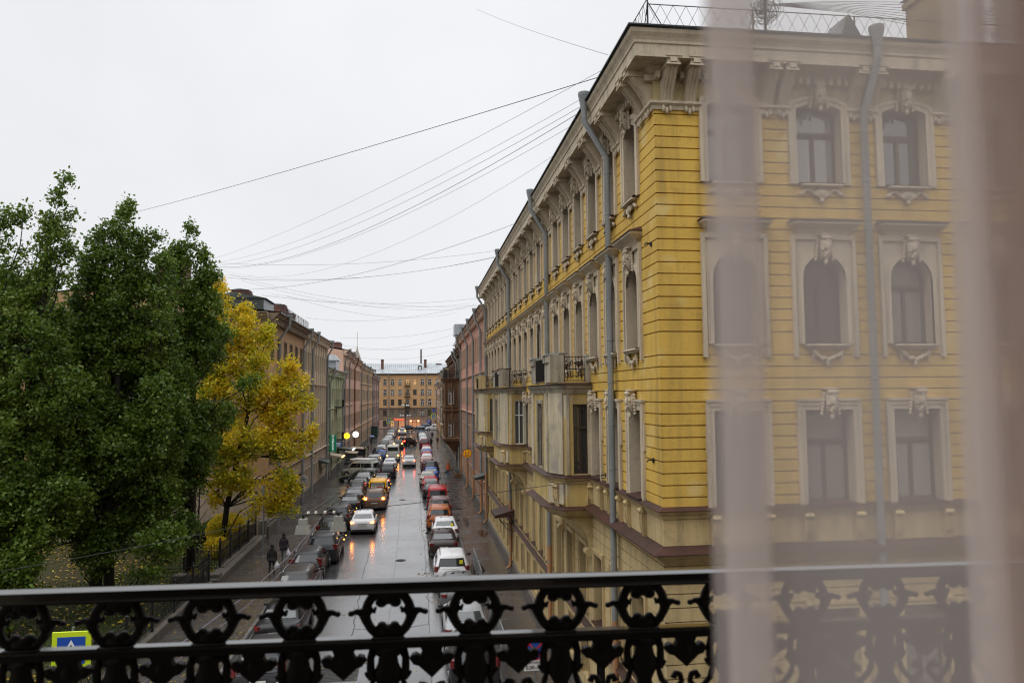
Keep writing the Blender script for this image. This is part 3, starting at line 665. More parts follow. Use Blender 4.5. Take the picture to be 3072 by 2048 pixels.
b1 = building('ochre_building', 'ochre brown building with heavy dark cornice rising behind the yellow maple', -1, 53.7, 69.8, 15.9, OCH, OCT, F4(), 2.3, (3.6,15.4), 1.2, (4.1,), .75, 24, ROOFD, chims=((4.5,1.8,1.4,1.0),(3,5,1.2,1.4)), ch=2.0, rise=1.6, lowm=BEL, low_h=4.0)
m = M(); fac(m, (-24,-.002), 0, 24, 0, 4.0, [], [.5*k for k in range(1,8)]); sweep(m, [(-24,-.01),(0,-.01)], molding(15.15,15.85,.05,.7)); sweep(m, [(-24,-.01),(0,-.01)], [(0,4.1),(.1,4.1),(.16,4.3),(0,4.34)]); m.box(-24,-.001,-.003,.02,4.0,4.1); m.build('side_ledges', BEL, b1)
for i in range(7):
    for z, h in ((5.2,1.9),(8.9,1.9),(12.2,1.7)):
        res = window_meshes(.9, h, 0, .05, .1, .05, OCT, WOOD, GL, style='bar'); o = put('side_window', res['window'], b1, (-3.2-2.9*i, -.06, z)); put('frame', res['frame'], o); put('glass', res['glass'], o)
m = M(); m.box(-4.6,-.6,1.2,5,16.2,17.0); m.prism([(-4.8,17.0),(-2.6,17.45),(-.4,17.0)], 1.0, 5.2, 'y'); m.build('roof_hatch', SOOT, b1)
f = roof_fence(b1, (.5,1.5), (.5,15.5), 15.9, .75, step=1.3)
m = M(); chimney(b1, -7.4, 3.0, 16.2, 2.0, 1.6, 3.9)
building('beige_building', 'tall beige building with rows of narrow pilasters left of the street', -1, 69.85, 87.6, 16.1, BEI, BET, F4(w=.9), 1.75, (5.2,17.4), 1.1, (4.1,10.9), .6, 13, ROOFL, pilaster=True, frame=WOOD, lowm=BEL, chims=((3,4,1.3,1.6),(4,9,1.8,2.2),(4.5,15,2.4,1.6)), ch=2.2, rise=1.5)
g = building('green_building', 'low pale green building with grey tin dormer, beside the green vertical sign', -1, 87.65, 106.9, 13.1, GRN, GRT, [(1.2,1.9,1.0,0),(4.9,2.1,.95,.4),(8.9,1.9,.95,.4)], 2.1, (2.0,17.5), .9, (4.0,8.2), .55, 12, ROOFL, pilaster=True, rise=1.4, near_wall=True)
m = M(); m.box(.35,-2.6,6.4,10.4,12.6,14.3); m.loft([[(.6,6.1,14.3),(.6,10.7,14.3),(-2.9,10.7,14.3),(-2.9,6.1,14.3)],[(.1,6.5,15.0),(.1,10.3,15.0),(-2.6,10.3,15.2),(-2.6,6.5,15.2)]]); m.build('dormer', ROOFL, g)
m = M(); 
for z in (4.35, 8.5):
    m.box(0,1.0,8,11,z-.12,z); 
    for k in range(22): m.tube([(.95,8.05+.138*k,z),(.95,8.05+.138*k,z+.9)], .012, 4)
    m.tube([(.95,8,z+.9),(.95,11,z+.9)], .02, 5)
    for k in range(7): 
        for yy in (8.03,10.97): m.tube([(.14*k,yy,z),(.14*k,yy,z+.9)], .012, 4)
m.build('balcony', IRON, g)
pk = building('salmon_building', 'salmon pink building with a bare party wall above the green roof', -1, 106.95, 121.7, 16.4, PNK, PNT, F4(w=.95), 1.8, (1.2,8.4), .9, (4.2,8.3), .75, 13, ROOFL, lowm=BEL, chims=((3,9,1.2,1.0),), rise=1.2)
building('pink_building', 'pink building with a dark red drainpipe midway down the left row', -1, 121.75, 137.9, 16.0, PNK, PNT, F4(w=.95), 1.9, (3,), .9, (4.3,), .6, 13, ROOFL, pmat=RPIPE, chims=((3,6,1.0,1.0),(4,13,2.0,1.2)), ch=2.2, lowm=OCH)
building('brown_orange_building', 'brown orange building with string courses in the left row near the crossing', -1, 137.95, 176.9, 15.7, BRN, BET, F4(w=.95), 2.4, (2,20,37), .9, (4.3,8.0,11.9), .6, 13, ROOFL, chims=((4,10,1.4,1.2),(4,28,2,1.2)))
ro = building('rose_building', 'dusty rose building with pointed turret, last before the crossing on the left', -1, 176.95, 203, 14.6, PUR, PUR, F4(w=1.0), 2.6, (3,13,24), .9, (4.2,7.8), .5, 13, ROOFL)
m = M(); m.lathe([(1.9,14.4),(1.9,15.4),(1.5,16.4),(.8,18.2),(.15,20.2),(.02,21.2)], 10, (-3,-8,0)); m.tube([(-3,-8,21),(-3,-8,24)], .05, 5); m.build('turret', wall('turret_tin', (.33,.28,.2), (.28,.25,.2)), ro)
# right row beyond the corner building
cr_ = building('coral_building', 'coral pink building with many grey drainpipes next to the yellow building', 1, 57.05, 91, 16.9, RPK, PNT, [(1.3,1.5,.85,0),(4.9,1.8,.85,0),(8.8,1.8,.85,0),(12.8,2.2,.85,0)], 1.9, (4,12.5,21,32.6), .8, (8.0,11.6), .55, 13, ROOFD, lowm=wall('pinkish_lower_plaster', (.36,.21,.15), (.30,.18,.13), dirt=(.13,.09,.07), dirt_amt=.6), low_h=8.0, low=PEACH, chims=((4,9,1.2,1.2),), rise=.8)
bb = building('brown_bay_building', 'dark brown ornate building with a two-storey bay and iron balcony above it', 1, 91.05, 128, 15.6, RBR, RBR, [(1.3,1.6,.95,0),(4.8,2.0,.95,0),(8.7,2.0,.95,.3),(12.6,1.6,.9,.3)], 2.2, (3,9), .9, (4.0,8.1,11.9), .6, 13, ROOFL, frame=WHT, rise=1.4)
def small_bay(t, a, b, z0, z1, d, mt, zs, grille=True):
    m = M(); hl = [(d*.42, .72, z, z+2.05) for z in zs]
    fac(m, (-d,a), 0, d, z0, z1, hl); fac(m, (0,b), PI, d, z0, z1, []); fac(m, (-d,b), -PI/2, b-a, z0, z1, [((b-a)/2,1.2,z,z+2.05) for z in zs])
    o = m.build('bay_window', mt, t)
    w1 = window_meshes(.72, 2.05, .34, .16, .12, .06, mt, WHT, GLC, style='bar'); w2 = window_meshes(1.2, 2.05, .3, .16, .12, .06, mt, WHT, GL)
    for z in zs:
        for nm, W, lc, rz in (('cheek_window', w1, (-d+d*.42,a,z), 0), ('front_window', w2, (-d,(a+b)/2,z), -PI/2)):
            put(nm, W['window'], o, lc, rz); put(nm+'_frame', W['frame'], o, lc, rz); put(nm+'_glass', W['glass'], o, lc, rz)
    m = M(); P = [(0,b),(-d,b),(-d,a),(0,a)]
    sweep(m, P, molding(z1-.05,z1+.45,.05,.32)); 
    for z in zs[1:]: sweep(m, P, [(-.02,z-1.0),(.1,z-1.0),(.2,z-.8),(.2,z-.7),(-.02,z-.66)]); sweep(m, P, [(-.02,z-.5),(.08,z-.5),(.14,z-.32),(-.02,z-.3)])
    sweep(m, P, [(-.02,z0),(.12,z0+.05),(.2,z0+.4),(.05,z0+.55),(-.02,z0+.6)])
    m.loft([[(-d*.3,a+.7,z0-1.3),(0,a+.7,z0-1.3),(0,b-.7,z0-1.3),(-d*.3,b-.7,z0-1.3)],[(-d*.75,a+.25,z0-.5),(0,a+.25,z0-.5),(0,b-.25,z0-.5),(-d*.75,b-.25,z0-.5)],[(-d,a,z0+.02),(0,a,z0+.02),(0,b,z0+.02),(-d,b,z0+.02)]])
    for x in (-d+.1, -.12, -d+.95 if d > 1.2 else -d+.1): m.tube([(x,a-.06,z0+.6),(x,a-.06,z1)], .09, 8)
    m.build('bay_mouldings', mt, o)
    m = M()
    if grille:
        zt = z1+.47
        for k in range(int(d/.13)+1): m.tube([(-d+.13*k,a,zt),(-d+.13*k,a,zt+.95)], .018, 4)
        for k in range(int((b-a)/.13)+1): m.tube([(-d,a+.13*k,zt),(-d,a+.13*k,zt+.95)], .018, 4)
        for z in (zt+.08, zt+.95): m.tube([(0,a,z),(-d,a,z),(-d,b,z)], .025, 5)
        for k in range(6): m.tube([(-d+.2+.3*k+.1*math.cos(q), a-.02, zt+.5+.2*math.sin(q)) for q in [i*.7 for i in range(10)]], .016, 4)
        m.box(-d-.1,-d+.35,a-.1,a+.4,zt-.02,zt+1.05)
        m.build('balcony_grille', IRON, o)
    return o
small_bay(bb, 2.6, 7.4, 4.0, 11.5, 1.95, RBR, (4.7,8.7)); small_bay(bb, 20, 24.5, 4.0, 11.5, 1.3, RBR, (4.7,8.7))
m = M(); m.box(-.5,1.8,-.02+.4,3.4,15.4,17.3); m.box(-.2,1.6,8.5,11.5,15.3,16.6); m.build('dormer', RBR, bb)
m = M(); m.box(-.8,2.1,.1,3.7,17.3,18.6); m.build('dormer_roof', ROOFL, bb); m = M(); m.loft([[(-.5,8.2,16.6),(1.9,8.2,16.6),(1.9,11.8,16.6),(-.5,11.8,16.6)],[(-.1,8.6,17.5),(1.5,8.6,17.5),(1.5,11.4,17.5),(-.1,11.4,17.5)]]); m.build('dormer_roof', ROOFL, bb)
be = building('cream_building', 'cream building with weathered mansard beyond the brown bay building', 1, 128.05, 168, 14.6, BET, BET, [(1.3,1.6,.95,0),(4.8,2.0,.95,0),(8.5,2.0,.95,.3),(12.0,1.5,.9,0)], 2.4, (5,20,36), .9, (4.0,7.9), .6, 13, ROOFL, rise=2.6, chims=((2.5,6,1.5,1.2),))
small_bay(be, 6, 10, 4.2, 11.4, 1.0, BET, (4.7,8.7), False)
building('grey_pink_building', 'narrow greyish pink building at the right end of the street', 1, 168.05, 203, 12.6, PNT, PNT, [(1.3,1.6,.95,0),(4.6,1.8,.95,0),(8.2,1.8,.95,.3)], 2.4, (3,34), .9, (4.0,7.7), .6, 13, ROOFL, low=plain('yellow_painted_pipe', (.6,.36,.04), .5), rise=1.6)
# end building across the crossing
EX = -9.47; ec = [EX+2.19*k for k in range(-9, 17)]
eb = thing('end_building', 'wide ochre building closing the street, with lit shop windows and grey tin roof', 'building', (0, 222, 0))
def ehs(z, h, w): return [(c+30, w, z, z+h) for c in ec if -30 < c < 26]
m = M(); fac(m, (-30,0), 0, 56, 5.9, 16.1, ehs(12.8,1.65,1.03)+ehs(9.75,1.65,1.03)+ehs(6.65,1.9,1.03)); m.box(-30,-29.9,.01,14,0,16.1); m.box(25.9,26,.01,14,0,16.1); m.box(-30,26,13.9,14,0,16.1); m.build('wall', END, eb)
m = M(); fac(m, (-30,0), 0, 56, 2.9, 5.9, ehs(3.6,1.75,1.03), [3.4,3.9,4.4,4.9,5.4]); sweep(m, [(-30,0),(26,0)], [(-.02,5.85),(.2,5.9),(.22,6.1),(-.02,6.12)]); m.build('second_floor_wall', ENL, eb)
GW = [c for c in ec if -30 < c < 26]
m = M(); fac(m, (-30,0), 0, 56, 0, 2.9, [(c+30, 1.1, .5, 2.3) for c in GW if not (-5 < c < 1.6)] + [(-4.6+30,1.6,.3,2.3),(-.8+30,3.4,.3,2.45)]); sweep(m, [(-30,0),(26,0)], [(-.02,2.8),(.14,2.85),(.16,2.97),(-.02,3.0)]); m.build('ground_floor_wall', ENG, eb)
m = M(); sweep(m, [(-30,0),(26,0)], molding(15.6,16.15,.05,.55)); m.build('cornice', OCT, eb)
m = M(); m.add([(-30.4,-.7,16.15),(26.4,-.7,16.15),(22,7,19.4),(-26,7,19.4),(26.4,14.4,16.15),(-30.4,14.4,16.15)], [(0,1,2,3),(3,2,4,5),(0,3,5),(1,4,2)])
for i in range(90):                                        # standing seams of the tin
    x = -27+.6*i; m.tube([(x,-.68,16.19),(max(-26,min(22,x)),6.95,19.43)], .03, 4)
m.build('roof', ROOFL, eb)
m = M(); m.box(.2,1.4,2.2,3.4,16.8,18.6); m.build('dormer', SOOT, eb); m = M(); m.box(.5,1.1,2.15,2.22,17.5,18.2); m.build('dormer_window', WHT, eb)
chimney(eb, -10.4, 3, 17.4, .8, .8, 3.0); chimney(eb, 2.4, 4, 17.8, .8, .8, 2.6); chimney(eb, 6.5, 6.5, 18.6, 1.6, .8, .7)
k = 0
for z, h in ((12.8,1.65),(9.75,1.65),(6.65,1.9),(3.6,1.75)):
    for i, c in enumerate(ec):
        if not -16 < c < 10: continue
        j = i-9
        lit = (z > 12 and j in (3,4)); white = (z > 9 and j not in (3,4)) or (z > 6 and z < 7 and j >= 5) or (z < 4 and j == 5)
        res = window_meshes(1.03, h, 0, .18, 0, 0, END, WHT if white else WOOD, LIT if lit else (GLC if rg.random() < .5 else GL))
        o = put('window', res['window'], eb, (c,0,z)); put('frame', res['frame'], o); put('glass', res['glass'], o)
        if white and k % 1 == 0: s_ = put('sill', STIN, o); s_.active_material
for c in GW:
    if -16 < c < 10 and not (-5 < c < 1.6):
        res = window_meshes(1.1, 1.8, 0, .18, 0, 0, ENG, WOOD, LIT if abs(c+7.28) < .1 else GL); o = put('shop_window', res['window'], eb, (c,0,.5)); put('frame', res['frame'], o); put('glass', res['glass'], o)
SHOP = plain('lit_shop_interior', (.3,.15,.08), .5, em=(1,.42,.2), es=.4)
m = M(); m.box(-5.4,-3.8,.1,.2,.3,2.3); m.box(-2.5,.9,.1,.2,.3,2.45); m.build('shop_front', SHOP, eb)
m = M()
for x in (-2.5,-1.4,-.25,.85): m.box(x-.04,x+.04,0,.09,.3,2.45)
m.box(-2.5,.9,0,.09,1.75,1.83); m.build('shop_front_frame', IRON, eb)
NEO = plain('red_neon', (1,.1,.02), .4, em=(1,.12,.05), es=1.8)
m = M(); m.box(-6.7,-3.9,-.12,-.02,2.5,2.78); m.build('neon_sign', NEO, eb)
LAMPW = plain('warm_lamp', (1,.6,.3), .5, em=(1,.55,.2), es=12)
m = M(); 
for x in (-1.9,.3): m.ball((x,-.1,2.1), .16, 8, 6)
m.build('shop_lamp', LAMPW, eb)
m = M()
for z in (6.3, 9.4, 12.5):
    m.box(-3.75,-2.05,-.85,0,z-.12,z)
    for i in range(14): m.tube([(-3.7+.125*i,-.82,z),(-3.7+.125*i,-.82,z+.95)], .025, 4)
    m.tube([(-3.75,-.82,z+.95),(-2.05,-.82,z+.95)], .04, 4)
m.build('balcony', IRON, eb)
drainpipe(eb, -8.35, 0, 16.2, .6, 0, r=.11); drainpipe(eb, 2.6, 0, 16.2, .6, 0, r=.11, pmat=None) if False else drainpipe(eb, 2.6, 0, 16.2, .6, 0, r=.11)
# factory chimney far behind the end building
t = tag((lambda m: m.build('smokestack', wall('smokestack_brick', (.25,.22,.22), (.2,.18,.18)), None, (2.8, 560, 0), smooth=60))((lambda m: (m.lathe([(1.0,0),(.62,42.5),(.7,42.7),(.7,43.5)], 16), m)[1])(M())), 'slim dark factory chimney standing far behind the end building roof', 'chimney')
# ================================================================ ground
def sheet(name, x0, x1, y0, y1, z, mat, th=.1):
    m = M(); m.box(x0,x1,y0,y1,z-th,z); return kind(m.build(name, mat), 'structure')
ASP = wet('wet_asphalt', (.050,.050,.053), (.075,.073,.076), .10, .27, 1.0, crack=.7, spec=1.0)
PAV = wet('wet_pavement', (.060,.054,.052), (.092,.082,.078), .12, .38, 1.5, joints=3.1, crack=.7, spec=.9)
m = M(); m.add([(-600,-200,-.12),(600,-200,-.12),(600,1200,-.12),(-600,1200,-.12)], [(0,1,2,3)]); kind(m.build('ground', plain('far_ground', (.06,.06,.055), .8, var=.2)), 'structure')
sheet('road', -6.95, 2.85, 4, 222, 0, ASP)
sheet('cross_street', -80, 80, -30, 13, -.004, ASP); sheet('cross_street', -80, -6.95, 205, 219.9, -.004, ASP); sheet('cross_street', 2.85, 80, 205, 219.9, -.004, ASP)
sheet('pavement', 2.99, 5.35, 13, 204.9, .12, PAV); sheet('pavement', -10.4, -7.09, 13, 204.9, .12, PAV); sheet('pavement', -80, 80, 219.9, 222, .125, PAV)
KER = wall('granite_kerb', (.17,.16,.155), (.13,.125,.12), dirt=(.05,.05,.045), rough=.3)
for x0, x1 in ((2.85,2.99),(-7.09,-6.95)):
    m = M(); y = 13.0
    while y < 204.8: m.bbox(x0,x1,y,min(y+1.18,204.9),-.05,.135,.02); y += 1.2
    kind(m.build('kerb', KER), 'structure')
# different asphalt strip and repair patches of the parking lane, thin sheets on the road
ASP2 = wet('lighter_wet_asphalt', (.10,.10,.102), (.12,.118,.12), .08, .24, 1.2, crack=.7, spec=1.0)
m = M()
for x0, x1, y0, y1 in ((.55,2.84,26,52.6),(.35,2.84,53.2,70),(.3,.62,40,58)): 
    m.add([(x0,y0,.004),(x1,y0,.004),(x1,y1,.004),(x0,y1,.004)], [(0,1,2,3)])
m.f = m.f[:2]; kind(m.build('road_patch', ASP2), 'structure')
m = M(); 
CRK = plain('tar_filled_crack', (.022,.022,.022), .28); rr = random.Random(21)
def crack(pts, w0=.03):
    w0 *= .75
    P = []
    for i in range(len(pts)-1):
        a, b = Vector(pts[i]), Vector(pts[i+1]); k = max(2, int((b-a).length/.5))
        for q in range(k): P.append(a.lerp(b, q/k)+Vector((rr.gauss(0,.03), rr.gauss(0,.03))))
    P.append(Vector(pts[-1])); V = []
    for i, p in enumerate(P):
        d = (P[min(i+1,len(P)-1)]-P[max(i-1,0)]).normalized(); w = w0*rr.uniform(.4,1.2); q = Vector((-d.y,d.x))*w; V += [(p.x+q.x,p.y+q.y,.0075),(p.x-q.x,p.y-q.y,.0075)]
    m.add(V, [(2*i,2*i+1,2*i+3,2*i+2) for i in range(len(P)-1)])
m = M(); crack([(-2.6,26),(-2.75,34),(-3.0,44),(-3.1,58),(-3.2,80)], .035); crack([(.52,26),(.5,52),(.32,54),(.3,75)], .03); crack([(-3,44),(-6.9,43.6)], .025); crack([(-2.7,33),(-.6,32.8),(.5,33.3)], .03); crack([(-6.9,52),(-1,52.4),(.5,52)], .02); crack([(-3.1,60),(.3,60.5)], .02); crack([(-6.9,75),(2.8,75.5)], .03); crack([(.5,37.5),(2.8,37.4)], .02); crack([(.5,45),(2.8,45.2)], .03); crack([(-3.2,92),(2.8,92)], .04); crack([(-1.2,26),(-1.3,50),(-1.5,70),(-1.4,110)], .012)
kind(m.build('road_crack', CRK), 'structure')
m = M(); MAN = plain('cast_iron_cover', (.03,.028,.026), .35, metal=.6, var=.3)
def cover(x, y, z, r, lab):
    m = M(); m.lathe([(r,0),(r,.012),(r*.86,.012),(r*.84,.004),(.02,.004)], 20); 
    for k in range(-3,4): m.box(-r*.6,r*.6,k*r*.2-.012,k*r*.2+.012,.004,.014)
    tag(m.build('manhole_cover', MAN, None, (x,y,z)), lab, 'manhole cover', 'manhole covers')
cover(.75,40.9,.004,.33,'iron manhole cover at the rear wheel of the white hatchback'); cover(-1.4,72,0,.33,'iron manhole cover in the road beside the taxi'); cover(-1.0,46,0,.33,'iron manhole cover in the middle of the empty road')
m = M(); m.box(-3.6,-2.1,27.2,28.9,0,.006)
for k in range(12): m.box(-3.55,-2.15,27.3+.13*k,27.36+.13*k,.006,.012)
tag(m.build('drain_grate', MAN), 'square iron grating in the road under the railing', 'grate')
m = M()
for i in range(9): m.box(-6.4+1.05*i,-5.95+1.05*i,199.5,202.5,.001,.006)
kind(m.build('crossing_marking', plain('road_paint', (.55,.55,.53), .4, var=.3)), 'structure')
# ================================================================ cars
TYRE = plain('tyre_rubber', (.012,.012,.012), .7); RIM = plain('alloy_rim', (.35,.36,.37), .3, metal=.8); BLK = plain('black_plastic', (.015,.015,.016), .5)
CGL = plain('car_glass', (.016,.019,.02), .06, spec=.6); CGLB = plain('car_glass_reflecting', (.04,.047,.047), .06, spec=.8, coat=.5)
RED = plain('red_lamp_glass', (.16,.008,.007), .15, coat=.6); REDL = plain('lit_red_lamp', (.8,.05,.02), .3, em=(1,.07,.02), es=2.5); AMB = plain('lit_amber_lamp', (1,.4,.05), .3, em=(1,.30,.04), es=38); REDD = plain('dim_lit_lamp', (.7,.12,.03), .3, em=(1,.2,.03), es=2.0); REDB = plain('lit_red_bulb', (1,.1,.05), .3, em=(1,.06,.03), es=26); AMBS = plain('amber_indicator', (1,.4,.05), .3, em=(1,.45,.06), es=5)
HDL = plain('headlamp_glass', (.5,.5,.5), .1, coat=1); PLT = plain('number_plate', (.6,.6,.55), .4, var=.15); CHR = plain('chrome_strip', (.5,.5,.5), .15, metal=1)
PAINT = {}
def paint(c):
    k = tuple(c)
    if k not in PAINT: PAINT[k] = plain('car_paint', c, .36, coat=.28, spec=.25, var=.05)
    return PAINT[k]
# type: L, W, H, belt, hood, deck, yr0, yf0, yr1, yf1, wheel radius, lamp z0, z1, lamp width, rails, top width
TY = {'sedan': (4.5,1.78,1.45,.94,.88,1.0,-1.72,1.15,-1.02,.25,.32,.78,.93,.16,0,.73),
      'hatch': (4.1,1.74,1.52,.96,.92,.98,-2.0,1.2,-1.55,.2,.31,.85,1.12,.11,0,.74),
      'estate': (4.5,1.78,1.52,.98,.9,1.0,-2.2,1.1,-1.8,.15,.32,.82,1.2,.10,1,.76),
      'suv': (4.4,1.86,1.68,1.08,1.02,1.1,-2.12,1.15,-1.78,.2,.36,.90,1.17,.15,1,.76),
      'van': (4.6,1.86,1.9,1.1,.98,1.1,-2.27,1.5,-2.1,.75,.33,.85,1.25,.09,0,.84),
      'bigvan': (5.3,2.0,2.35,1.2,1.15,1.2,-2.62,1.9,-2.5,1.3,.36,.75,1.0,.1,0,.88)}
CC = {}
def car_meshes(ty):
    if ty in CC: return CC[ty]
    L, W, H, belt, hood, deck, yr0, yf0, yr1, yf1, wr, lz0, lz1, lw, rails, tw = TY[ty]; hw = W/2; r = {}
    m = M()
    def sec(y, zb, zt, k):
        h = zt-zb; a = [(0,zb),(.80,zb),(.93,zb+.04),(.985,zb+.3*h),(1.0,zb+.55*h),(.985,zb+.78*h),(.95,zt-.05),(.88,zt-.012),(.7,zt)]
        rt = [(x*hw*k, y, z) for x, z in a]; tp = [(0, y, zt+.015)]; lf = [(-x*hw*k, y, z) for x, z in a[:0:-1]]
        return rt + tp + lf
    rr_ = -L/2
    st = [(rr_,.42,deck-.28,.80),(rr_+.03,.28,deck-.12,.91),(rr_+.12,.24,deck-.03,.96),(rr_+.35,.2,deck,.99),(-L*.25,.2,belt+.02,1),(0,.19,belt,1),(L*.2,.19,(belt+hood)/2,1),(L*.30,.2,hood,.99),(L*.42,.22,hood-.1,.96),(L*.47,.26,hood-.2,.9),(L*.5,.38,hood-.34,.76)]
    m.loft([sec(*q) for q in st])
    def lev(y0, y1, w, z, bow=.05, cr=.16):
        p = []
        for sx, ya in ((1,y1),(-1,y1),(-1,y0),(1,y0)):
            pass
        f = [(w-cr*.0, y1-cr), (w-cr*.35, y1-cr*.35), (w*.6, y1+bow*.6), (0, y1+bow), (-w*.6, y1+bow*.6), (-w+cr*.35, y1-cr*.35), (-w, y1-cr)]
        b = [(-w, y0+cr), (-w+cr*.3, y0+cr*.3), (-w*.6, y0-bow*.6), (0, y0-bow), (w*.6, y0-bow*.6), (w-cr*.3, y0+cr*.3), (w, y0+cr)]
        return [(x, y, z) for x, y in f+b]
    w0, w1 = hw*.93, hw*tw
    m.loft([lev(yr0,yf0,w0,belt-.04), lev(yr1-.02,yf1+.02,w1,H-.10), lev(yr1+.05,yf1-.06,w1*.93,H-.03), lev(yr1+.22,yf1-.3,w1*.7,H+.0), lev(yr1+.6,yf1-.7,w1*.3,H+.012)])
    r['body'] = m.mesh('body', paint((.5,.5,.5)), 42)
    def lerp(a, b, t): return a+(b-a)*t
    def pane(rear, t0=.10, t1=.90, u=.80):
        q = M(); ya, yb, s = (yr0, yr1-.02, -1) if rear else (yf0, yf1+.02, 1); z0, z1 = belt-.04, H-.10; rows = []
        for t in (t0, (t0+t1)/2, t1):
            w = lerp(w0, w1, t)*u; y = lerp(ya, yb, t)
            rows.append([(w*k/3, y+s*(.05*(1-(k/3)**2)+.014), lerp(z0, z1, t)+.004) for k in range(-3, 4)])
        q.loft(rows, cap=False, closed=False); return q
    lo = (deck+.045-(belt-.04))/(H-.10-(belt-.04)) if ty != 'bigvan' else .35
    r['rear_window'] = pane(True, lo, .88, .84).mesh('rear_window', CGLB if ty == 'sedan' else CGL, True); r['windscreen'] = pane(False, .08, .92, .86).mesh('windscreen', CGL, True)
    for s in (-1, 1):
        q = M(); z0, z1 = belt-.04, H-.10
        def sp(t, y): w = lerp(w0, w1, t); return (s*(w+.012), y, lerp(z0, z1, t))
        yb0, yb1 = lerp(yr0,yr1,.15)+.25, lerp(yr0,yr1,.85)+.22; yf_0, yf_1 = lerp(yf0,yf1,.15)-.22, lerp(yf0,yf1,.85)-.2; md = (yb0+yf_0)/2-.1
        if ty != 'bigvan':
            q.add([sp(.15,yb0),sp(.15,md-.04),sp(.85,md-.02),sp(.85,yb1)], [(0,1,2,3)])
        q.add([sp(.15,md+.04),sp(.15,yf_0),sp(.85,yf_1),sp(.85,md+.03)], [(0,1,2,3)])
        r['side_window%d' % s] = q.mesh('side_window', CGL)
        q = M(); q.prism([(s*hw*(.955-lw*.62/.5), rr_-.02),(s*hw*.80, rr_-.015),(s*hw*.95, rr_+.07),(s*hw*1.0, rr_+.30),(s*hw*.9, rr_+.34),(s*hw*.5, rr_+.2)] if lz1 < 1.0 else [(s*hw*(.93-lw/hw), rr_-.0+.03),(s*hw*.84, rr_+.0),(s*hw*.975, rr_+.08),(s*hw*.985, rr_+.22),(s*hw*.6, rr_+.2)], lz0, lz1, 'z')
        r['tail_lamp%d' % s] = q.mesh('tail_lamp', RED)
        q = M(); q.prism([(s*hw*.5, L/2-.08),(s*hw*.8, L/2-.13),(s*hw*.93, L/2-.3),(s*hw*.6, L/2-.4)], hood-.34, hood-.14, 'z'); r['headlamp%d' % s] = q.mesh('headlamp', HDL)
        q = M(); q.ball((s*(hw+.10), yf0-.42, belt+.09), (.11,.06,.075), 10, 6); q.tube([(s*(hw-.08), yf0-.4, belt+.02),(s*(hw+.05), yf0-.42, belt+.06)], .025, 5); r['mirror%d' % s] = q.mesh('mirror', BLK, True)
        if rails:
            q = M(); x = s*w1*.86; q.tube([(x,yr1+.1,H-.03),(x,yr1+.25,H+.05),(x,yf1-.35,H+.05),(x,yf1-.15,H-.03)], .022, 6); r['roof_rail%d' % s] = q.mesh('roof_rail', CHR, True)
    q = M(); q.box(-hw*.78,hw*.78,rr_-.02,rr_+.1,.24,.37); q.box(-hw*.94,hw*.94,rr_+.1,L/2-.12,.16,.26); r['bumper'] = q.mesh('bumper', BLK)
    q = M(); q.box(-.26,.26,rr_-.05,rr_-.02,.60,.71); r['number_plate'] = q.mesh('number_plate', PLT)
    q = M(); q.box(-.33,.33,rr_-.035,rr_-.0,.73,.755); 
    if ty not in ('sedan',): q.tube([(0,rr_+(.12 if ty != 'suv' else .1),belt+.04),(.28,lerp(yr0,yr1,.25)-.05,lerp(belt,H-.1,.25))], .012, 5)
    q.tube([(0,yr1+.35,H),(0,yr1+.2,H+.16)], .006, 4); r['rear_trim'] = q.mesh('rear_trim', BLK)
    t = M(); n = 20
    def cyl(m, r0, x0, x1, k=n): m.loft([[(x, r0*math.cos(2*PI*i/k), r0*math.sin(2*PI*i/k)) for i in range(k)] for x in (x0, x1)])
    t.loft([[(x, q_*math.cos(2*PI*i/n), q_*math.sin(2*PI*i/n)) for i in range(n)] for x, q_ in ((-.11,wr*.8),(-.10,wr*.97),(-.06,wr),(.06,wr),(.10,wr*.97),(.11,wr*.8))])
    r['wheel'] = t.mesh('wheel', TYRE, 60)
    q = M(); cyl(q, wr*.66, .10, .118); 
    for k in range(5):
        a = 2*PI*k/5; q.tube([(.125, .05*math.cos(a), .05*math.sin(a)), (.12, wr*.6*math.cos(a), wr*.6*math.sin(a))], .03, 4)
    r['rim'] = q.mesh('rim', RIM)
    q = M()
    for s in (-1, 1):
        for y in (-L*.285, L*.305):
            q.loft([[(x, y+(wr+.055)*math.cos(2*PI*i/n), wr+(wr+.055)*math.sin(2*PI*i/n)) for i in range(n)] for x in (s*(hw-.3), s*(hw+.004))])
    r['wheel_arch'] = q.mesh('wheel_arch', BLK)
    r['dims'] = (L, W, H, yr1, wr); CC[ty] = r; return r
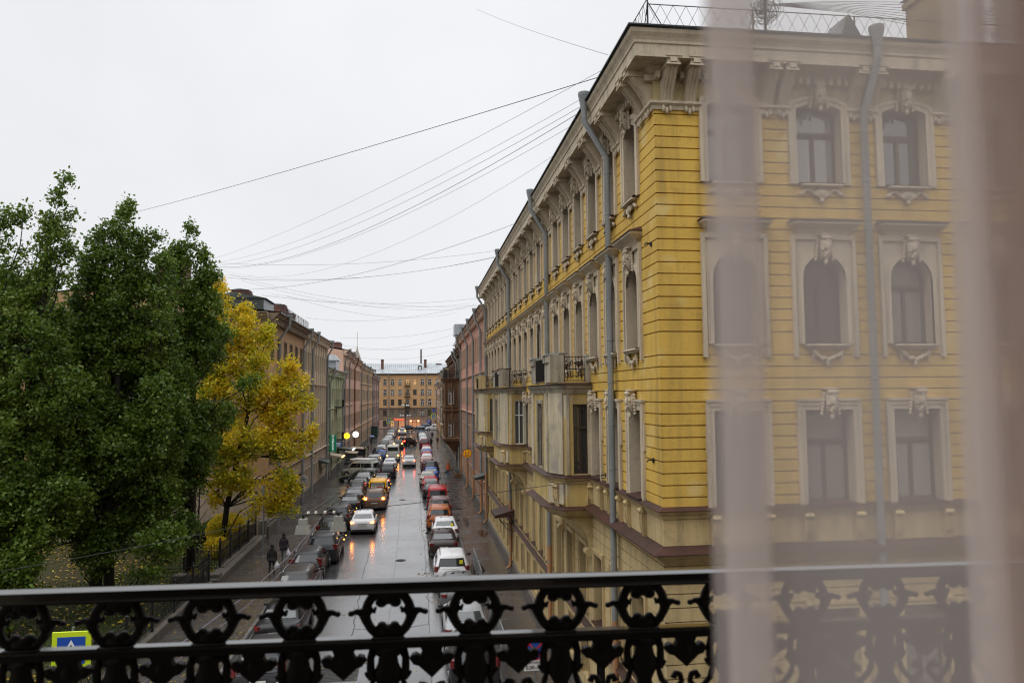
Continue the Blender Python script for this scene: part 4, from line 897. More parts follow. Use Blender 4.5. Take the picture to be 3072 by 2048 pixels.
def car(ty, X, Yr, col, label, lit=0, rz=0, name='parked_car', group='cars parked along the kerb', sticker=None, small=False, indic=False, center=False):
    r = car_meshes(ty); L, W, H, yr1, wr = r['dims']
    t = thing(name, label, 'car' if 'van' not in ty else 'van', (X, Yr if center else Yr-yr1, 0), rz, group)
    P = paint(col)
    for k, me in r.items():
        if k in ('dims','wheel','rim'): continue
        if small and k in ('rear_trim','mirror1','mirror-1','roof_rail1','roof_rail-1'): continue
        nm = k.rstrip('0123456789').rstrip('-'); o = put(nm, me, t)
        if k == 'body': o.material_slots[0].link = 'OBJECT'; o.material_slots[0].material = P
        if k.startswith('tail_lamp') and lit:
            o.material_slots[0].link = 'OBJECT'; o.material_slots[0].material = {1: REDD, 2: REDL}[lit]
            zc = (TY[ty][11]+TY[ty][12])/2; sx = 1 if k.endswith('1') and not k.endswith('-1') else -1; q = M(); q.ball((sx*W*.40, -L/2+.03, zc), (.10,.06,.075), 10, 8); q.build('glowing_bulb', {1: AMB, 2: REDB}[lit], o, smooth=True)
        if k.startswith('headlamp') and lit: o.material_slots[0].link = 'OBJECT'; o.material_slots[0].material = AMBS
    for s in (-1, 1):
        for y in (-L*.285, L*.305):
            w = put('wheel', r['wheel'], t, (s*(W/2-.105), y, wr), 0 if s > 0 else PI); put('rim', r['rim'], w)
    if sticker:
        m = M(); x = W/2*.5; a, b = sticker; m.box(x-.09,x+.09,a-.02,a,b-.09,b+.09); m.build('yellow_sticker', STK, t)
    if indic:
        m = M(); m.box(W/2-.02,W/2+.02,L*.5-.75,L*.5-.6,.72,.80); m.ball((W/2+.2,TY[ty][7]-.45,TY[ty][3]+.09), .035, 6, 4); m.build('indicator_lamp', AMBS, t)
    return t
STK = plain('yellow_sticker', (.75,.62,.02), .5)
wht, slv, blk, dgr, gry, bei = (.72,.72,.73), (.36,.37,.38), (.012,.012,.014), (.035,.035,.04), (.13,.135,.14), (.45,.42,.35)
red, dred, org, blu, dblu, yel = (.42,.012,.02), (.12,.015,.018), (.42,.11,.02), (.035,.10,.36), (.02,.03,.09), (.85,.44,.01)
PR = [('hatch',1.95,25.9,dgr,'dark grey hatchback glimpsed through the lower scrolls right of centre'),('sedan',1.95,30.5,slv,'silver sedan seen through the cast iron ring over the right kerb'),
 ('sedan',1.95,35.6,gry,'graphite sedan with red lamps just behind the white hatchback'),('suv',1.80,39.2,wht,'white hatchback with roof rails and a yellow square sticker beside the barrier'),
 ('sedan',1.62,47.3,(.035,.02,.02),'dark brown sedan directly ahead of the white hatchback with roof rails'),('sedan',1.9,51.9,wht,'white sedan with yellow sticker parked between dark brown and orange cars'),
 ('suv',1.65,55.6,org,'orange crossover with pale roof on the right kerb'),('suv',1.85,60.2,(.17,.10,.10),'greyish crossover between the red van and the orange crossover'),
 ('van',1.78,65.0,red,'bright red van parked on the right kerb'),('sedan',1.45,73.2,dgr,'dark sedan with pale rear window just beyond the red van'),
 ('sedan',1.38,78.1,red,'red sedan with pale window, second car beyond the red van'),('sedan',1.16,83.0,bei,'beige sedan standing out from the kerb next to a small red sedan'),
 ('sedan',1.6,88.0,blu,'blue sedan with pale roof, level with the walker in orange'),('suv',1.75,92.9,blk,'black crossover in front of the blue sedan on the right'),
 ('hatch',1.4,97.5,dred,'dark red hatchback ahead of the black crossover'),('sedan',1.33,102.6,(.5,.3,.28),'pinkish white sedan in the middle of the right row'),
 ('sedan',1.36,107.3,wht,'white sedan just nearer than two blue and red cars in the right row'),('sedan',1.4,112,red,'low red sedan squeezed between white and blue cars'),
 ('sedan',1.47,116.6,blu,'pale blue sedan far up the right row'),('sedan',1.5,121.7,wht,'white sedan just nearer than the dark red open-door crossover'),
 ('sedan',1.5,127,red,'bright red sedan ahead of the white one, near the dark figures'),('suv',1.35,139.2,dred,'dark red crossover beside two people in black'),
 ('sedan',1.25,149.8,wht,'white sedan fourth from the crossing on the right'),('sedan',1.22,155.3,slv,'silver sedan third from the crossing on the right'),('sedan',1.2,160.8,wht,'white sedan second from the crossing on the right'),
 ('bigvan',.95,178,(.16,.2,.25),'blue grey van with pale rear window, nearest the crossing on the right')]
for i, (ty, x, y, c, l) in enumerate(PR):
    car(ty, x, y, c, l, small=y > 100, rz=R.uniform(-.015,.015), sticker=((-2.18,1.38) if i == 3 else (-1.6,1.12) if i == 5 else None))
car('sedan',1.3,144.5,slv,'silver sedan between the dark red crossover and a white sedan', small=True); car('sedan',1.1,166.3,bei,'beige sedan right behind the blue grey van at the crossing', small=True); car('sedan',1.1,172,dgr,'dark sedan hidden behind the blue grey van', small=True)
PLF = [('sedan',-5.0,22.3,wht,'white car roof under the lowest scrolls left of centre'),('estate',-5.2,26.2,dgr,'dark estate with chrome roof rails seen under the second rail'),('sedan',-5.5,32.0,blk,'black sedan with red lamps seen through the railing on the left'),
 ('estate',-5.85,37.4,(.05,.045,.045),'dark brown grey estate with chrome rails just above the handrail'),('estate',-5.98,42.0,(.03,.03,.035),'black estate between a grey estate and a black crossover on the left'),('suv',-5.6,45.9,(.025,.025,.03),'black crossover with bright roof rails and amber lamp glints'),
 ('hatch',-6.0,52.8,blk,'black hatchback behind the hanging street lantern'),('suv',-5.85,57.2,(.03,.028,.03),'dark crossover with orange side glints beyond the lantern'),('sedan',-5.7,65.4,(.015,.02,.025),'black sedan with chrome strip parked beside the orange-lit crossover'),
 ('sedan',-5.75,70.4,gry,'grey sedan between two dark parked cars opposite the taxi'),('estate',-5.94,74.6,(.03,.035,.035),'dark greenish estate with red lamps left of the yellow taxi'),('sedan',-5.86,79.0,dgr,'charcoal sedan squeezed behind the dark greenish estate'),('sedan',-5.85,83.2,(.3,.3,.3),'pale grey sedan in front of the car parked across the pavement')]
for i, (ty, x, y, c, l) in enumerate(PLF): car(ty, x, y, c, l, rz=R.uniform(-.02,.02), indic=i in (5,7,8,10,12))
PL2 = [('sedan',-5.95,108.2,wht,'white sedan behind the blue hatchback on the left'),('suv',-5.95,104,(.4,.4,.4),'pale grey crossover left of the white queueing sedan'),('hatch',-5.3,115.2,blu,'blue hatchback beside the white delivery van'),('suv',-6.1,119.2,dgr,'charcoal crossover beyond the blue hatchback'),('sedan',-6.1,123.3,wht,'white sedan level with the umbrella walker, nearer of two'),('sedan',-6.1,128.4,(.6,.6,.6),'second pale sedan level with the umbrella walker'),
 ('hatch',-6.0,134,(.08,.1,.08),'dark green hatchback beyond two pale sedans'),('estate',-6.04,139.0,gry,'grey estate left of the dark taxi'),('sedan',-6.06,146.9,(.5,.52,.5),'pale grey sedan just past the stopped taxi'),('sedan',-5.96,152,slv,'silver sedan far up the left row'),('sedan',-5.96,157.3,(.5,.55,.52),'pale greenish sedan far up the left row'),('sedan',-6.0,163,dgr,'charcoal sedan near the green container'),('sedan',-6.05,169.3,wht,'white sedan opposite the green container'),('suv',-6.0,175,slv,'silver crossover past the green container'),('sedan',-5.95,180.5,(.1,.03,.03),'dark red sedan two short of the crossing on the left'),('suv',-5.9,186,gry,'grey crossover next to the crossing on the left'),('sedan',-5.9,192,slv,'silver sedan last before the crossing on the left')]
for ty, x, y, c, l in PL2: car(ty, x, y, c, l, small=y > 110)
car('estate',-6.5,86.6,(.035,.04,.03),'long dark car parked across the pavement under the drooping wires', rz=PI/2-.12, center=True)
v = car('van',-6.9,93.3,(.40,.42,.38),'pale grey van parked askew with a roof rack of white tubes', rz=1.1, center=True)
m = M()
for k in range(4): m.tube([(-.7+.45*k,-1.9,2.12),(-.7+.45*k,1.0,2.12)], .09, 8)
for y in (-1.6,-.4,.7): m.box(-.85,.85,y-.03,y+.03,1.95,2.02)
m.build('roof_rack', WHT, v)
G2 = 'cars driving or queueing on the wet road'
car('suv',-3.5,90.2,(.02,.02,.024),'large black off-roader double parked with yellow fog lamp', name='moving_car', group=G2, indic=True)
car('sedan',-3.92,56.0,wht,'white sedan braking, lamps glowing orange on the wet road', 1, name='moving_car', group=G2)
car('suv',-3.68,66.1,(.20,.115,.075),'bronze brown crossover with two blazing orange lamps', 1, name='moving_car', group=G2)
tx = car('van',-3.73,71.8,yel,'yellow taxi van with pictured rear window ahead of the bronze crossover', name='taxi_van', group=G2, indic=True)
m = M(); m.prism([(-.62,1.24),(.62,1.24),(.55,1.66),(-.55,1.66)], -2.34, -2.30, 'y'); m.mi = 1
rr = random.Random(8)
for i in range(15):
    x = -.5+.07*i; h = rr.uniform(.1,.3); m.box(x,x+.04,-2.348,-2.341,1.60-h,1.62)
m.mi = 2; m.box(-.02,.55,-2.352,-2.341,1.25,1.34)
m.build('window_advert', [plain('advert_white',(.6,.6,.58),.4), plain('advert_dark',(.05,.08,.08),.4), plain('advert_red',(.5,.03,.03),.4)], tx, (0,.02,0))
car('sedan',-3.83,82.1,(.02,.02,.025),'black sedan with glowing red lamps ahead of the yellow taxi', 2, name='moving_car', group=G2)
car('sedan',-3.66,101.3,wht,'white sedan standing between the black off-roader and delivery van', name='moving_car', group=G2)
car('bigvan',-3.65,113.2,(.55,.54,.50),'dirty white delivery van with amber lamps in the queue', 1, name='delivery_van', group=G2)
car('sedan',-1.13,105.2,(.62,.62,.62),'white sedan driving alone in the middle of the road', 2, name='moving_car', group=G2)
tt = car('sedan',-4.9,141.2,(.12,.07,.04),'brown taxi with roof sign stopped beside the left row', 1, name='moving_car', group=G2, small=True)
car('suv',-3.5,138.2,(.10,.06,.03),'dark bronze crossover with yellow lamps just behind the turning car', 1, name='moving_car', group=G2, small=True)
car('suv',-1.9,147,(.03,.012,.015),'dark red crossover turning across the road with bright brake lamps', 2, rz=-.6, name='moving_car', group=G2, small=True, center=True)
car('suv',-3.72,186,(.66,.66,.68),'white crossover with orange lamps waiting near the crossing', 1, name='moving_car', group=G2, small=True)
car('sedan',-2.2,210,(.02,.022,.03),'dark sedan passing sideways in front of the lit shops', rz=-PI/2, name='moving_car', group=G2, center=True)
car('suv',4.4,206.5,wht,'white crossover crossing sideways at the right end of the street', rz=PI/2, name='moving_car', group=G2, center=True); car('suv',1.6,209.5,dblu,'dark blue crossover crossing behind the blue grey van', rz=PI/2, name='moving_car', group=G2, center=True)
# ================================================================ people
SKIN = plain('skin', (.42,.24,.17), .6); SHOE = plain('shoe', (.02,.018,.016), .5); HAIR = plain('dark_hair', (.03,.02,.015), .6)
CL = {}
def cloth(c):
    if c not in CL: CL[c] = plain('cloth', c, .85, var=.25)
    return CL[c]
def person(label, X, Y, rz, top, legs, z=.12, hood=None, coat=None, stride=.18, h=1.72, arms=(.12,.12), group='people on foot', bend=(0,0)):
    t = thing('person', label, 'person', (X, Y, z), rz, group)
    s = h/1.72; V = []; E_ = []; Rd = []
    def v(x, y, z_, r, p=None, ry=None):
        V.append((x*s, y*s, z_*s)); Rd.append((r*s, (ry or r)*s))
        if p is not None: E_.append((p, len(V)-1))
        return len(V)-1
    pel = v(0,0,.94,.15,None,.11); wa = v(0,.0,1.10,.135,pel,.10); ch = v(0,.01,1.30,.165,wa,.115); nk0 = v(0,.01,1.43,.10,ch,.08); nk = v(0,.015,1.49,.052,nk0); hd0 = v(0,.03,1.57,.072,nk,.08); hd1 = v(0,.03,1.65,.078,hd0,.09); v(0,.025,1.715,.05,hd1,.06)
    for sx, st_ in ((1, stride), (-1, -stride)):
        hp = v(sx*.09,0,.86,.095,pel); kn = v(sx*.10,st_*.6+.03,.48,.058,hp); an = v(sx*.10,st_-.02,.10,.040,kn); v(sx*.105,st_+.12,.045,.035,an)
    ends = []
    for sx, a, bd in ((1, arms[0], bend[0]), (-1, arms[1], bend[1])):
        sh = v(sx*.185,.0,1.385,.058,nk0); el = v(sx*.235,-.02+a*.3,1.12,.045,sh)
        wrp = (sx*(.235-.03*bd), a+.05+.12*bd, .88+.2*bd); wr = v(*wrp, .030, el)
        ends.append((sx, wrp))
    me = bpy.data.meshes.new('tmp'); me.from_pydata(V, E_, []); o = bpy.data.objects.new('tmp', me); COL.objects.link(o)
    md = o.modifiers.new('s', 'SKIN'); md.use_smooth_shade = True; md.branch_smoothing = .3
    for i, sv in enumerate(me.skin_vertices[0].data): sv.radius = Rd[i]; sv.use_root = (i == 0)
    sb = o.modifiers.new('b', 'SUBSURF'); sb.levels = 1; sb.render_levels = 1
    em = bpy.data.meshes.new_from_object(o.evaluated_get(bpy.context.evaluated_depsgraph_get())); bpy.data.objects.remove(o)
    q = M(); q.v = [tuple(p.co) for p in em.vertices]; q.f = [list(p.vertices) for p in em.polygons]
    for p in em.polygons:
        zc = p.center.z/s; q.m.append(0 if zc > 1.47 else 3 if zc < .085 else 2 if (zc < .93 and abs(p.center.x)/s < .19) else 1)
    q.mi = 0
    fy = .03+.085
    q.ball((0,(fy+.012)*s,1.60*s), (.014*s,.022*s,.022*s), 6, 4)
    for sx in (-1,1):
        q.ball((sx*.083*s,.02*s,1.605*s), (.012*s,.022*s,.032*s), 6, 4)
        q.mi = 4; q.ball((sx*.03*s,(fy-.002)*s,1.63*s), (.012*s,.008*s,.008*s), 6, 4); q.mi = 0
    q.mi = 4; q.box(-.024*s,.024*s,(fy-.01)*s,(fy+.004)*s,1.548*s,1.556*s); q.mi = 0
    for sx, (wx, wy, wz) in ends:
        q.ball((wx*s,(wy+.005)*s,(wz-.065)*s), (.018*s,.040*s,.050*s), 8, 6)
        for k, ln in enumerate((.070,.080,.075,.058)):
            yy = wy+.03-.02*k; q.tube([(wx*s,yy*s,(wz-.10)*s),((wx-sx*.006)*s,yy*s,(wz-.10-ln*.55)*s),((wx-sx*.024)*s,yy*s,(wz-.10-ln)*s)], [.0095*s,.0085*s,.006*s], 5)
        q.tube([(wx*s,(wy+.035)*s,(wz-.05)*s),((wx-sx*.01)*s,(wy+.062)*s,(wz-.085)*s),((wx-sx*.02)*s,(wy+.066)*s,(wz-.115)*s)], [.012*s,.010*s,.007*s], 5)
    q.build('body', [SKIN, cloth(top), cloth(legs), SHOE, HAIR], t, smooth=True)
    hr = M(); c = hood or (.03,.02,.015); k = 1.28 if hood else 1.06
    hr.ball((0,.012*s,1.655*s), (.088*k*s,.098*k*s,.095*k*s), 12, 8); hr.v = [(x, y if y < .075*s else .075*s, zz if zz > 1.56*s or y < .04*s else 1.56*s) for x, y, zz in hr.v]
    if hood: hr.ball((0,-.03*s,1.50*s), (.13*s,.10*s,.08*s), 10, 6)
    hr.build('hood' if hood else 'hair', cloth(c), t, smooth=True)
    if coat:
        m = M(); rn = []
        for z_, a, b in ((coat,.235,.18),(coat+.12,.225,.17),(.95,.20,.145),(1.12,.185,.135),(1.28,.205,.145),(1.38,.20,.13),(1.445,.12,.10)):
            rn.append([(a*math.cos(2*PI*i/16)*s*(1+.03*math.sin(3*i)), (b*math.sin(2*PI*i/16)+.0)*s, z_*s) for i in range(16)])
        m.loft(rn); 
        m.build('coat', cloth(top), t, smooth=True)
    return t
person('person in black jacket and knit hat walking away with a white plastic bag', -7.9, 42.6, .05, (.015,.014,.013), (.02,.02,.022), hood=(.018,.016,.016), coat=.84, stride=.16)
person('person in dark purple hooded coat and grey trousers ahead, bag in right hand', -7.85, 45.9, 0, (.022,.014,.022), (.17,.18,.19), hood=(.015,.012,.018), coat=.78, stride=-.2)
person('person in orange jacket and blue jeans on the right pavement', 3.64, 89.4, .1, (.40,.10,.025), (.03,.11,.28), coat=.80, stride=.15, hood=(.3,.08,.03))
person('person in black walking nearest the coral and brown buildings', 3.86, 144.1, 0, (.015,.015,.018), (.014,.014,.016), stride=.2)
person('person in dark coat farthest away on the right pavement', 3.24, 163.8, 0, (.02,.02,.022), (.02,.02,.022), coat=.8, stride=.15)
person('person in dark clothes crossing the road by the turning crossover', -.5, 145.6, -PI/2, (.03,.02,.022), (.02,.022,.03), z=0, stride=.32)
person('person in black standing by the dark red crossover, nearer of two', 2.62, 142.6, .3, (.012,.012,.014), (.012,.012,.014), z=0, coat=.6, stride=.03); person('person in black standing by the dark red crossover, farther of two', 2.6, 143.9, -.4, (.03,.014,.02), (.012,.012,.014), z=0, coat=.6, stride=.04)
person('person in grey jacket walking on the left pavement with a green bag', -8.54, 131.9, 0, (.25,.26,.26), (.05,.05,.05), stride=.2)
person('person in black standing next to the dark market stall', -8.19, 118.1, .5, (.012,.012,.012), (.012,.012,.012), coat=.7, stride=.05)
person('person in navy walking under a pale blue umbrella', -8.75, 144.7, 0, (.02,.025,.05), (.03,.03,.04), stride=.2, bend=(1,0))
def bag(label, x, y, z, sc=1.0, mt=None):
    m = M(); rr = random.Random(int(y*10)); rn = []
    for zz, a in ((-.34,.07),(-.32,.13),(-.22,.17),(-.10,.14),(-.02,.06),(.05,.03)):
        rn.append([(a*math.cos(2*PI*i/12)*(1+rr.uniform(-.14,.14)), .7*a*math.sin(2*PI*i/12)*(1+rr.uniform(-.14,.14)), zz) for i in range(12)])
    m.loft(rn); m.tube([(-.03,0,.03),(0,0,.12),(.03,0,.03)], .008, 4)
    o = m.build('shopping_bag', mt or plain('white_plastic_bag', (.65,.64,.66), .35), None, (x,y,z), smooth=True); o.scale = (sc,)*3; tag(o, label, 'bag', 'bags carried by people')
bag('white plastic bag held by the person in the knit hat', -7.64, 42.66, .86); bag('white plastic bag held by the person in purple hooded coat', -7.60, 45.93, .86, 1.1); bag('dark bag held by the person in the orange jacket', 3.42, 89.4, .86, .9, BLK); bag('green bag held by the person in grey', -8.8, 131.9, .84, 1.1, plain('green_bag', (.3,.4,.05), .5))
m = M(); n = 8; rn = [[(rr_*math.cos(2*PI*i/16)*(1 if i % 2 == 0 else .95), rr_*math.sin(2*PI*i/16)*(1 if i % 2 == 0 else .95), zz) for i in range(16)] for rr_, zz in ((.55,0),(.45,.11),(.28,.2),(.02,.25))]; m.loft(rn, cap=False); 
u = thing('umbrella', 'pale blue umbrella held open on the left pavement', 'umbrella', (-8.66,144.9,1.98)); m.build('canopy', plain('umbrella_cloth', (.22,.3,.5), .5), u, smooth=50); m = M(); m.tube([(0,0,.28),(0,0,-.85)], .012, 6); m.build('shaft', BLK, u)
# ================================================================ signs, lanterns, street furniture
def text_mesh(name, s, size, mat, ext=.004, align='CENTER', bold=0.0):
    cu = bpy.data.curves.new('txt', 'FONT'); cu.body = s; cu.size = size; cu.extrude = ext; cu.align_x = align; cu.align_y = 'CENTER'; cu.offset = bold; cu.resolution_u = 3
    o = bpy.data.objects.new('txt', cu); COL.objects.link(o)
    me = bpy.data.meshes.new_from_object(o.evaluated_get(bpy.context.evaluated_depsgraph_get())); bpy.data.objects.remove(o)
    me.name = name; me.materials.clear(); me.materials.append(mat); return me
def text(name, s, size, mat, parent, loc, rz=0, bold=0.0):
    o = put(name, text_mesh(name, s, size, mat, bold=bold), parent, loc); o.rotation_euler = (PI/2, 0, rz); return o
GSG = plain('green_sign_face', (.01,.16,.08), .35, em=(.01,.2,.1), es=.25); WTX = plain('white_letter', (.8,.85,.8), .4, em=(.8,1,.9), es=.35)
t = thing('shop_sign', 'tall green vertical sign with white letters ПАРКЕТ on the green building', 'sign', (-10.4, 88.6, 3.4))
m = M(); m.bbox(.30,1.05,-.09,.09,0,1.95,.02); m.build('sign_board', GSG, t)
m = M(); 
for z in (.2,1.7): m.box(0,.3,-.03,.03,z,z+.06)
m.build('bracket', IRON, t)
for i, ch in enumerate('ПАРКЕТ'): text('letter', ch, .38, WTX, t, (.675,-.095,1.76-.315*i), bold=.008)
def disc_sign(label, X, Y, z, r, face, rim, deco=None, side=1, arm=.8, wall_x=-10.4, em=None):
    t = thing('round_sign', label, 'sign', (X, Y, z))
    m = M(); m.loft([[(r*math.cos(2*PI*i/28), y, r*math.sin(2*PI*i/28)) for i in range(28)] for y in (-.08,.08)]); m.build('disc', face, t)
    m = M(); m.loft([[(a*math.cos(2*PI*i/28), y, a*math.sin(2*PI*i/28)) for i in range(28)] for a, y in ((r,-.09),(r*1.1,-.09),(r*1.1,.09),(r,.09))], cap=False); m.build('rim', rim, t)
    m = M(); m.tube([(0,0,r),(0,0,r+.12),(wall_x-X,0,r+.12)], .025, 6); m.build('bracket', IRON, t)
    if deco:
        m = M(); deco(m, r); m.build('emblem', BLK, t)
    return t
YEM = plain('lit_yellow_sign', (1,.75,.05), .4, em=(1,.72,.03), es=1.3); WEM = plain('lit_white_globe', (1,1,1), .4, em=(1,.95,1), es=2.2)
def smile(m, r): m.tube([(r*.5*math.cos(a), -.09, r*.1+r*.4*math.sin(a)) for a in [PI*(.1+.1*k) for k in range(9)]], .035, 5)
disc_sign('glowing yellow round sign on the left facades beside the white globe', -9.4, 102.1, 4.5, .36, YEM, YEM, smile)
t = thing('globe_lamp', 'round white glowing globe sign over the left pavement', 'lamp', (-9.2, 114.1, 4.05)); m = M(); m.ball((0,0,0), (.45,.3,.45), 20, 14); m.build('globe', WEM, t, smooth=True); m = M(); m.tube([(0,0,.4),(0,0,.55),(-1.2,0,.55)], .03, 6); m.build('bracket', IRON, t)
def cat_(m, r):
    m.tube([(r*.45*math.cos(a), -.09, -r*.35+r*.22*math.sin(a)) for a in [PI*(1+.1*k) for k in range(11)]], .02, 5); m.box(-r*.5,r*.5,-.1,-.08,-r*.3,-r*.24)
    for x in (-.3,.3): m.tube([(x*r,-.09,r*.1),(x*r*1.3,-.09,r*.45)], .025, 5); m.ball((x*r,-.09,r*.05), .05, 6, 4)
    m.tube([(-r*.55,-.09,-r*.55),(r*.55,-.09,-r*.55)], .03, 5)
OEM = plain('orange_sign_face', (.65,.28,.01), .4, em=(1,.4,.02), es=.18)
disc_sign('orange round sign with dark emblem and black rim on the coral building', 4.72, 71.2, 4.32, .40, OEM, BLK, cat_, wall_x=5.35)
BLS = plain('blue_sign_face', (.02,.06,.28), .4)
t = thing('panel_sign', 'small dark blue panel sign with white lines under the yellow round sign', 'sign', (-9.75, 93, 3.65)); m = M(); m.box(-.5,.6,-.05,.05,0,.65); m.mi = 1
for z in (.45,.3,.15): m.box(-.35,.45,-.056,-.049,z,z+.04)
m.mi = 0; m.build('sign_board', [BLS, WTX], t); m = M(); m.box(-.65,-.5,-.02,.02,.1,.5); m.build('bracket', IRON, t)
t = thing('house_plaque', 'grey white shield-shaped plaque on the ochre building, half behind yellow leaves', 'sign', (-10.1, 68.2, 2.2))
m = M(); m.prism([(-.42,0),(.42,0),(.42,.45),(.25,.62),(0,.72),(-.25,.62),(-.42,.45)], -.06, .06, 'y'); m.build('board', wall('plaque_face', (.45,.46,.44), (.4,.41,.4)), t)
m = M(); 
for z, w in ((.5,.2),(.36,.3),(.24,.26),(.12,.3)): m.box(-w,w,-.068,-.059,z,z+.035)
m.build('lettering', BLK, t)
LITA = plain('awning_strip_lamp', (1,1,1), .4, em=(1,.93,.85), es=7); LITB = plain('awning_orange_lamp', (1,.6,.2), .4, em=(1,.5,.12), es=5)
canopy('entrance_canopy', 'pale awning with orange strip lamp over green building steps', -10.4, 91.7, 2.7, 3.0, 1.5, BET, 1, LITB)
canopy('entrance_canopy', 'dark awning with a bright white strip lamp by the globe sign', -10.4, 100.4, 2.9, 3.2, 2.0, SOOT, 1, LITA)
canopy('entrance_canopy', 'small dark canopy on brackets near the ochre and beige buildings', -10.4, 82, 2.9, 2.4, 1.0, SOOT, 1)
for lb, x, y, c in (('dark covered market stall with pale roof edge on the left pavement', -9.2, 119.2, BLK), ('low dark stall or bench row beside the awning with white lamp', -9.6, 110.5, SOOT)):
    t = thing('market_stall', lb, 'stall', (x, y, .12)); m = M(); m.box(-.9,.9,-1.6,1.6,.45,1.3); m.build('counter', c, t); m = M(); m.prism([(-1.0,1.62),(1.0,1.45),(1.0,1.52),(-1.0,1.7)], -1.75, 1.75, 'y'); m.build('roof', BET, t)
    for sx in (-.85,.85):
        for sy in (-1.5,1.5): m = M(); m.tube([(sx,sy,0),(sx,sy,1.55)], .035, 5); m.build('leg', BLK, t)
t = thing('waste_container', 'tall dark green metal container on the left pavement', 'container', (-9.8, 172.3, .12)); m = M(); m.bbox(-.8,.8,-1.2,1.2,.15,2.6,.05); 
for k in range(6): m.box(-.75+.28*k,-.65+.28*k,-1.24,-1.19,.2,2.5)
m.build('body', plain('container_green', (.02,.05,.04), .5), t); m = M(); m.bbox(-.86,.86,-1.26,1.26,2.6,2.72,.03); m.build('lid', BLK, t)
t = thing('wooden_crate', 'brown wooden planter crate at the foot of the coral building', 'crate', (4.75, 88.4, .12)); m = M()
for k in range(4): m.box(-.4,.4,-.3,.3,.02+.12*k,.12+.12*k)
m.build('body', plain('crate_wood', (.14,.06,.03), .7, var=.3), t); m = M(); [m.tube([(x,y,.3),(x+R.uniform(-.12,.12),y+R.uniform(-.12,.12),.8+R.uniform(0,.2))], .02, 4) for x in (-.25,-.1,.1,.25) for y in (-.15,.15)]; m.build('plant', plain('planter_green', (.03,.05,.02), .7), t)
# puddles and steps
PUD = plain('puddle_water', (.02,.018,.016), .02, spec=.6)
def blob(name, x, y, z, a, b, mat, lab, cat, seed=1):
    rr = random.Random(seed); m = M(); m.add([(x+a*math.cos(2*PI*i/26)*(1+rr.uniform(-.2,.2)), y+b*math.sin(2*PI*i/26)*(1+rr.uniform(-.2,.2)), z) for i in range(26)], [tuple(range(26))]); return tag(m.build(name, mat), lab, cat, None)
blob('puddle', 3.35, 42.6, .1245, .42, 1.3, PUD, 'dark puddle on the pavement beside the white hatchback and barrier', 'puddle', 3)
blob('puddle', 3.75, 58.3, .1245, .2, 2.2, PUD, 'long narrow puddle on the right pavement by the orange crossover', 'puddle', 5)
blob('puddle', 4.6, 53.2, .1245, .32, 1.3, PUD, 'small puddle near the foot of the yellow building', 'puddle', 6)
cover(3.5, 64.6, .124, .42, 'dark round cover on the right pavement by the red van')
# crowd barrier along the right kerb
def barrier(y0, y1, lab):
    t = thing('pavement_barrier', lab, 'railing', (3.22, y0, .12), 0, 'grey barriers along the right kerb'); L = y1-y0
    m = M(); m.tube([(0,0,1.0),(0,L,1.0)], .025, 6); m.tube([(0,0,.15),(0,L,.15)], .02, 6); m.build('rails', ZINC, t)
    m = M(); k = int(L/.14)
    for i in range(1, k): m.tube([(0,L*i/k,.15),(0,L*i/k,1.0)], .009, 4)
    m.build('bars', ZINC, t)
    for y in (0, L): m = M(); m.tube([(0,y,0),(0,y,1.08)], .03, 6); m.build('post', ZINC, t)
barrier(40.6, 43.2, 'far grey barrier panel beside the white hatchback'); barrier(37.8, 40.4, 'grey barrier panel nearest above the handrail'); barrier(27.5, 33.5, 'grey barrier seen through the railing beside the silver sedan')
# road signs
POLE = plain('grey_pole', (.2,.21,.21), .45, metal=.3)
FY = plain('fluorescent_yellow_sign', (.62,.78,.02), .4); SBL = plain('road_sign_blue', (.015,.08,.42), .35); SWH = plain('road_sign_white', (.8,.8,.8), .35); SRD = plain('road_sign_red', (.6,.02,.03), .35)
def ped_face(m, s):         # white triangle with walking figure
    pass
def crossing_sign(label, x, y, z, s, rz=0):
    t = thing('crossing_sign', label, 'road sign', (x, y, 0), rz)
    m = M(); m.tube([(0,.06,0),(0,.06,z+s*.6)], .035, 8); m.build('post', POLE, t)
    m = M(); m.bbox(-s/2,s/2,-.02,.02,z-s/2,z+s/2,.01); o = m.build('board', FY, t)
    m = M(); m.box(-s*.36,s*.36,-.03,-.021,z-s*.36,z+s*.36); m.build('blue_square', SBL, o)
    m = M(); m.prism([(-s*.29,z-s*.25),(s*.29,z-s*.25),(0,z+s*.28)], -.038, -.031, 'y'); m.build('triangle', SWH, o)
    m = M(); q = s; m.ball((0,-.042,z+q*.12), (q*.032,.006,q*.032), 10, 6)
    for a, b in (((0,.08),(0,-.05)),((0,-.05),(-.07,-.17)),((0,-.05),(.07,-.17)),((0,.06),(-.07,-.01)),((0,.06),(.07,0)),((-.16,-.19),(.16,-.19)),((-.13,-.22),(.13,-.22))): m.tube([(a[0]*q,-.042,z+a[1]*q),(b[0]*q,-.042,z+b[1]*q)], q*.016, 5, flat=.5)
    m.build('walker_symbol', BLK, o)
    return t
crossing_sign('yellow bordered pedestrian crossing sign low left behind the balcony railing', -8.9, 21, 3.46, .95)
crossing_sign('small yellow crossing sign at the left end of the street', -7.6, 202, 3.0, 1.25); crossing_sign('small yellow crossing sign at the right end of the street', 4.4, 203, 3.9, 1.25)
t = thing('parking_sign', 'blue P parking sign near the crossing on the right', 'road sign', (3.1, 200, 0)); m = M(); m.tube([(0,.05,0),(0,.05,3.4)], .04, 6); m.build('post', POLE, t); m = M(); m.box(-.45,.45,-.02,.02,2.3,3.2); m.build('board', SBL, t); text('letter', 'P', .8, SWH, t, (0,-.025,2.75), bold=.01)
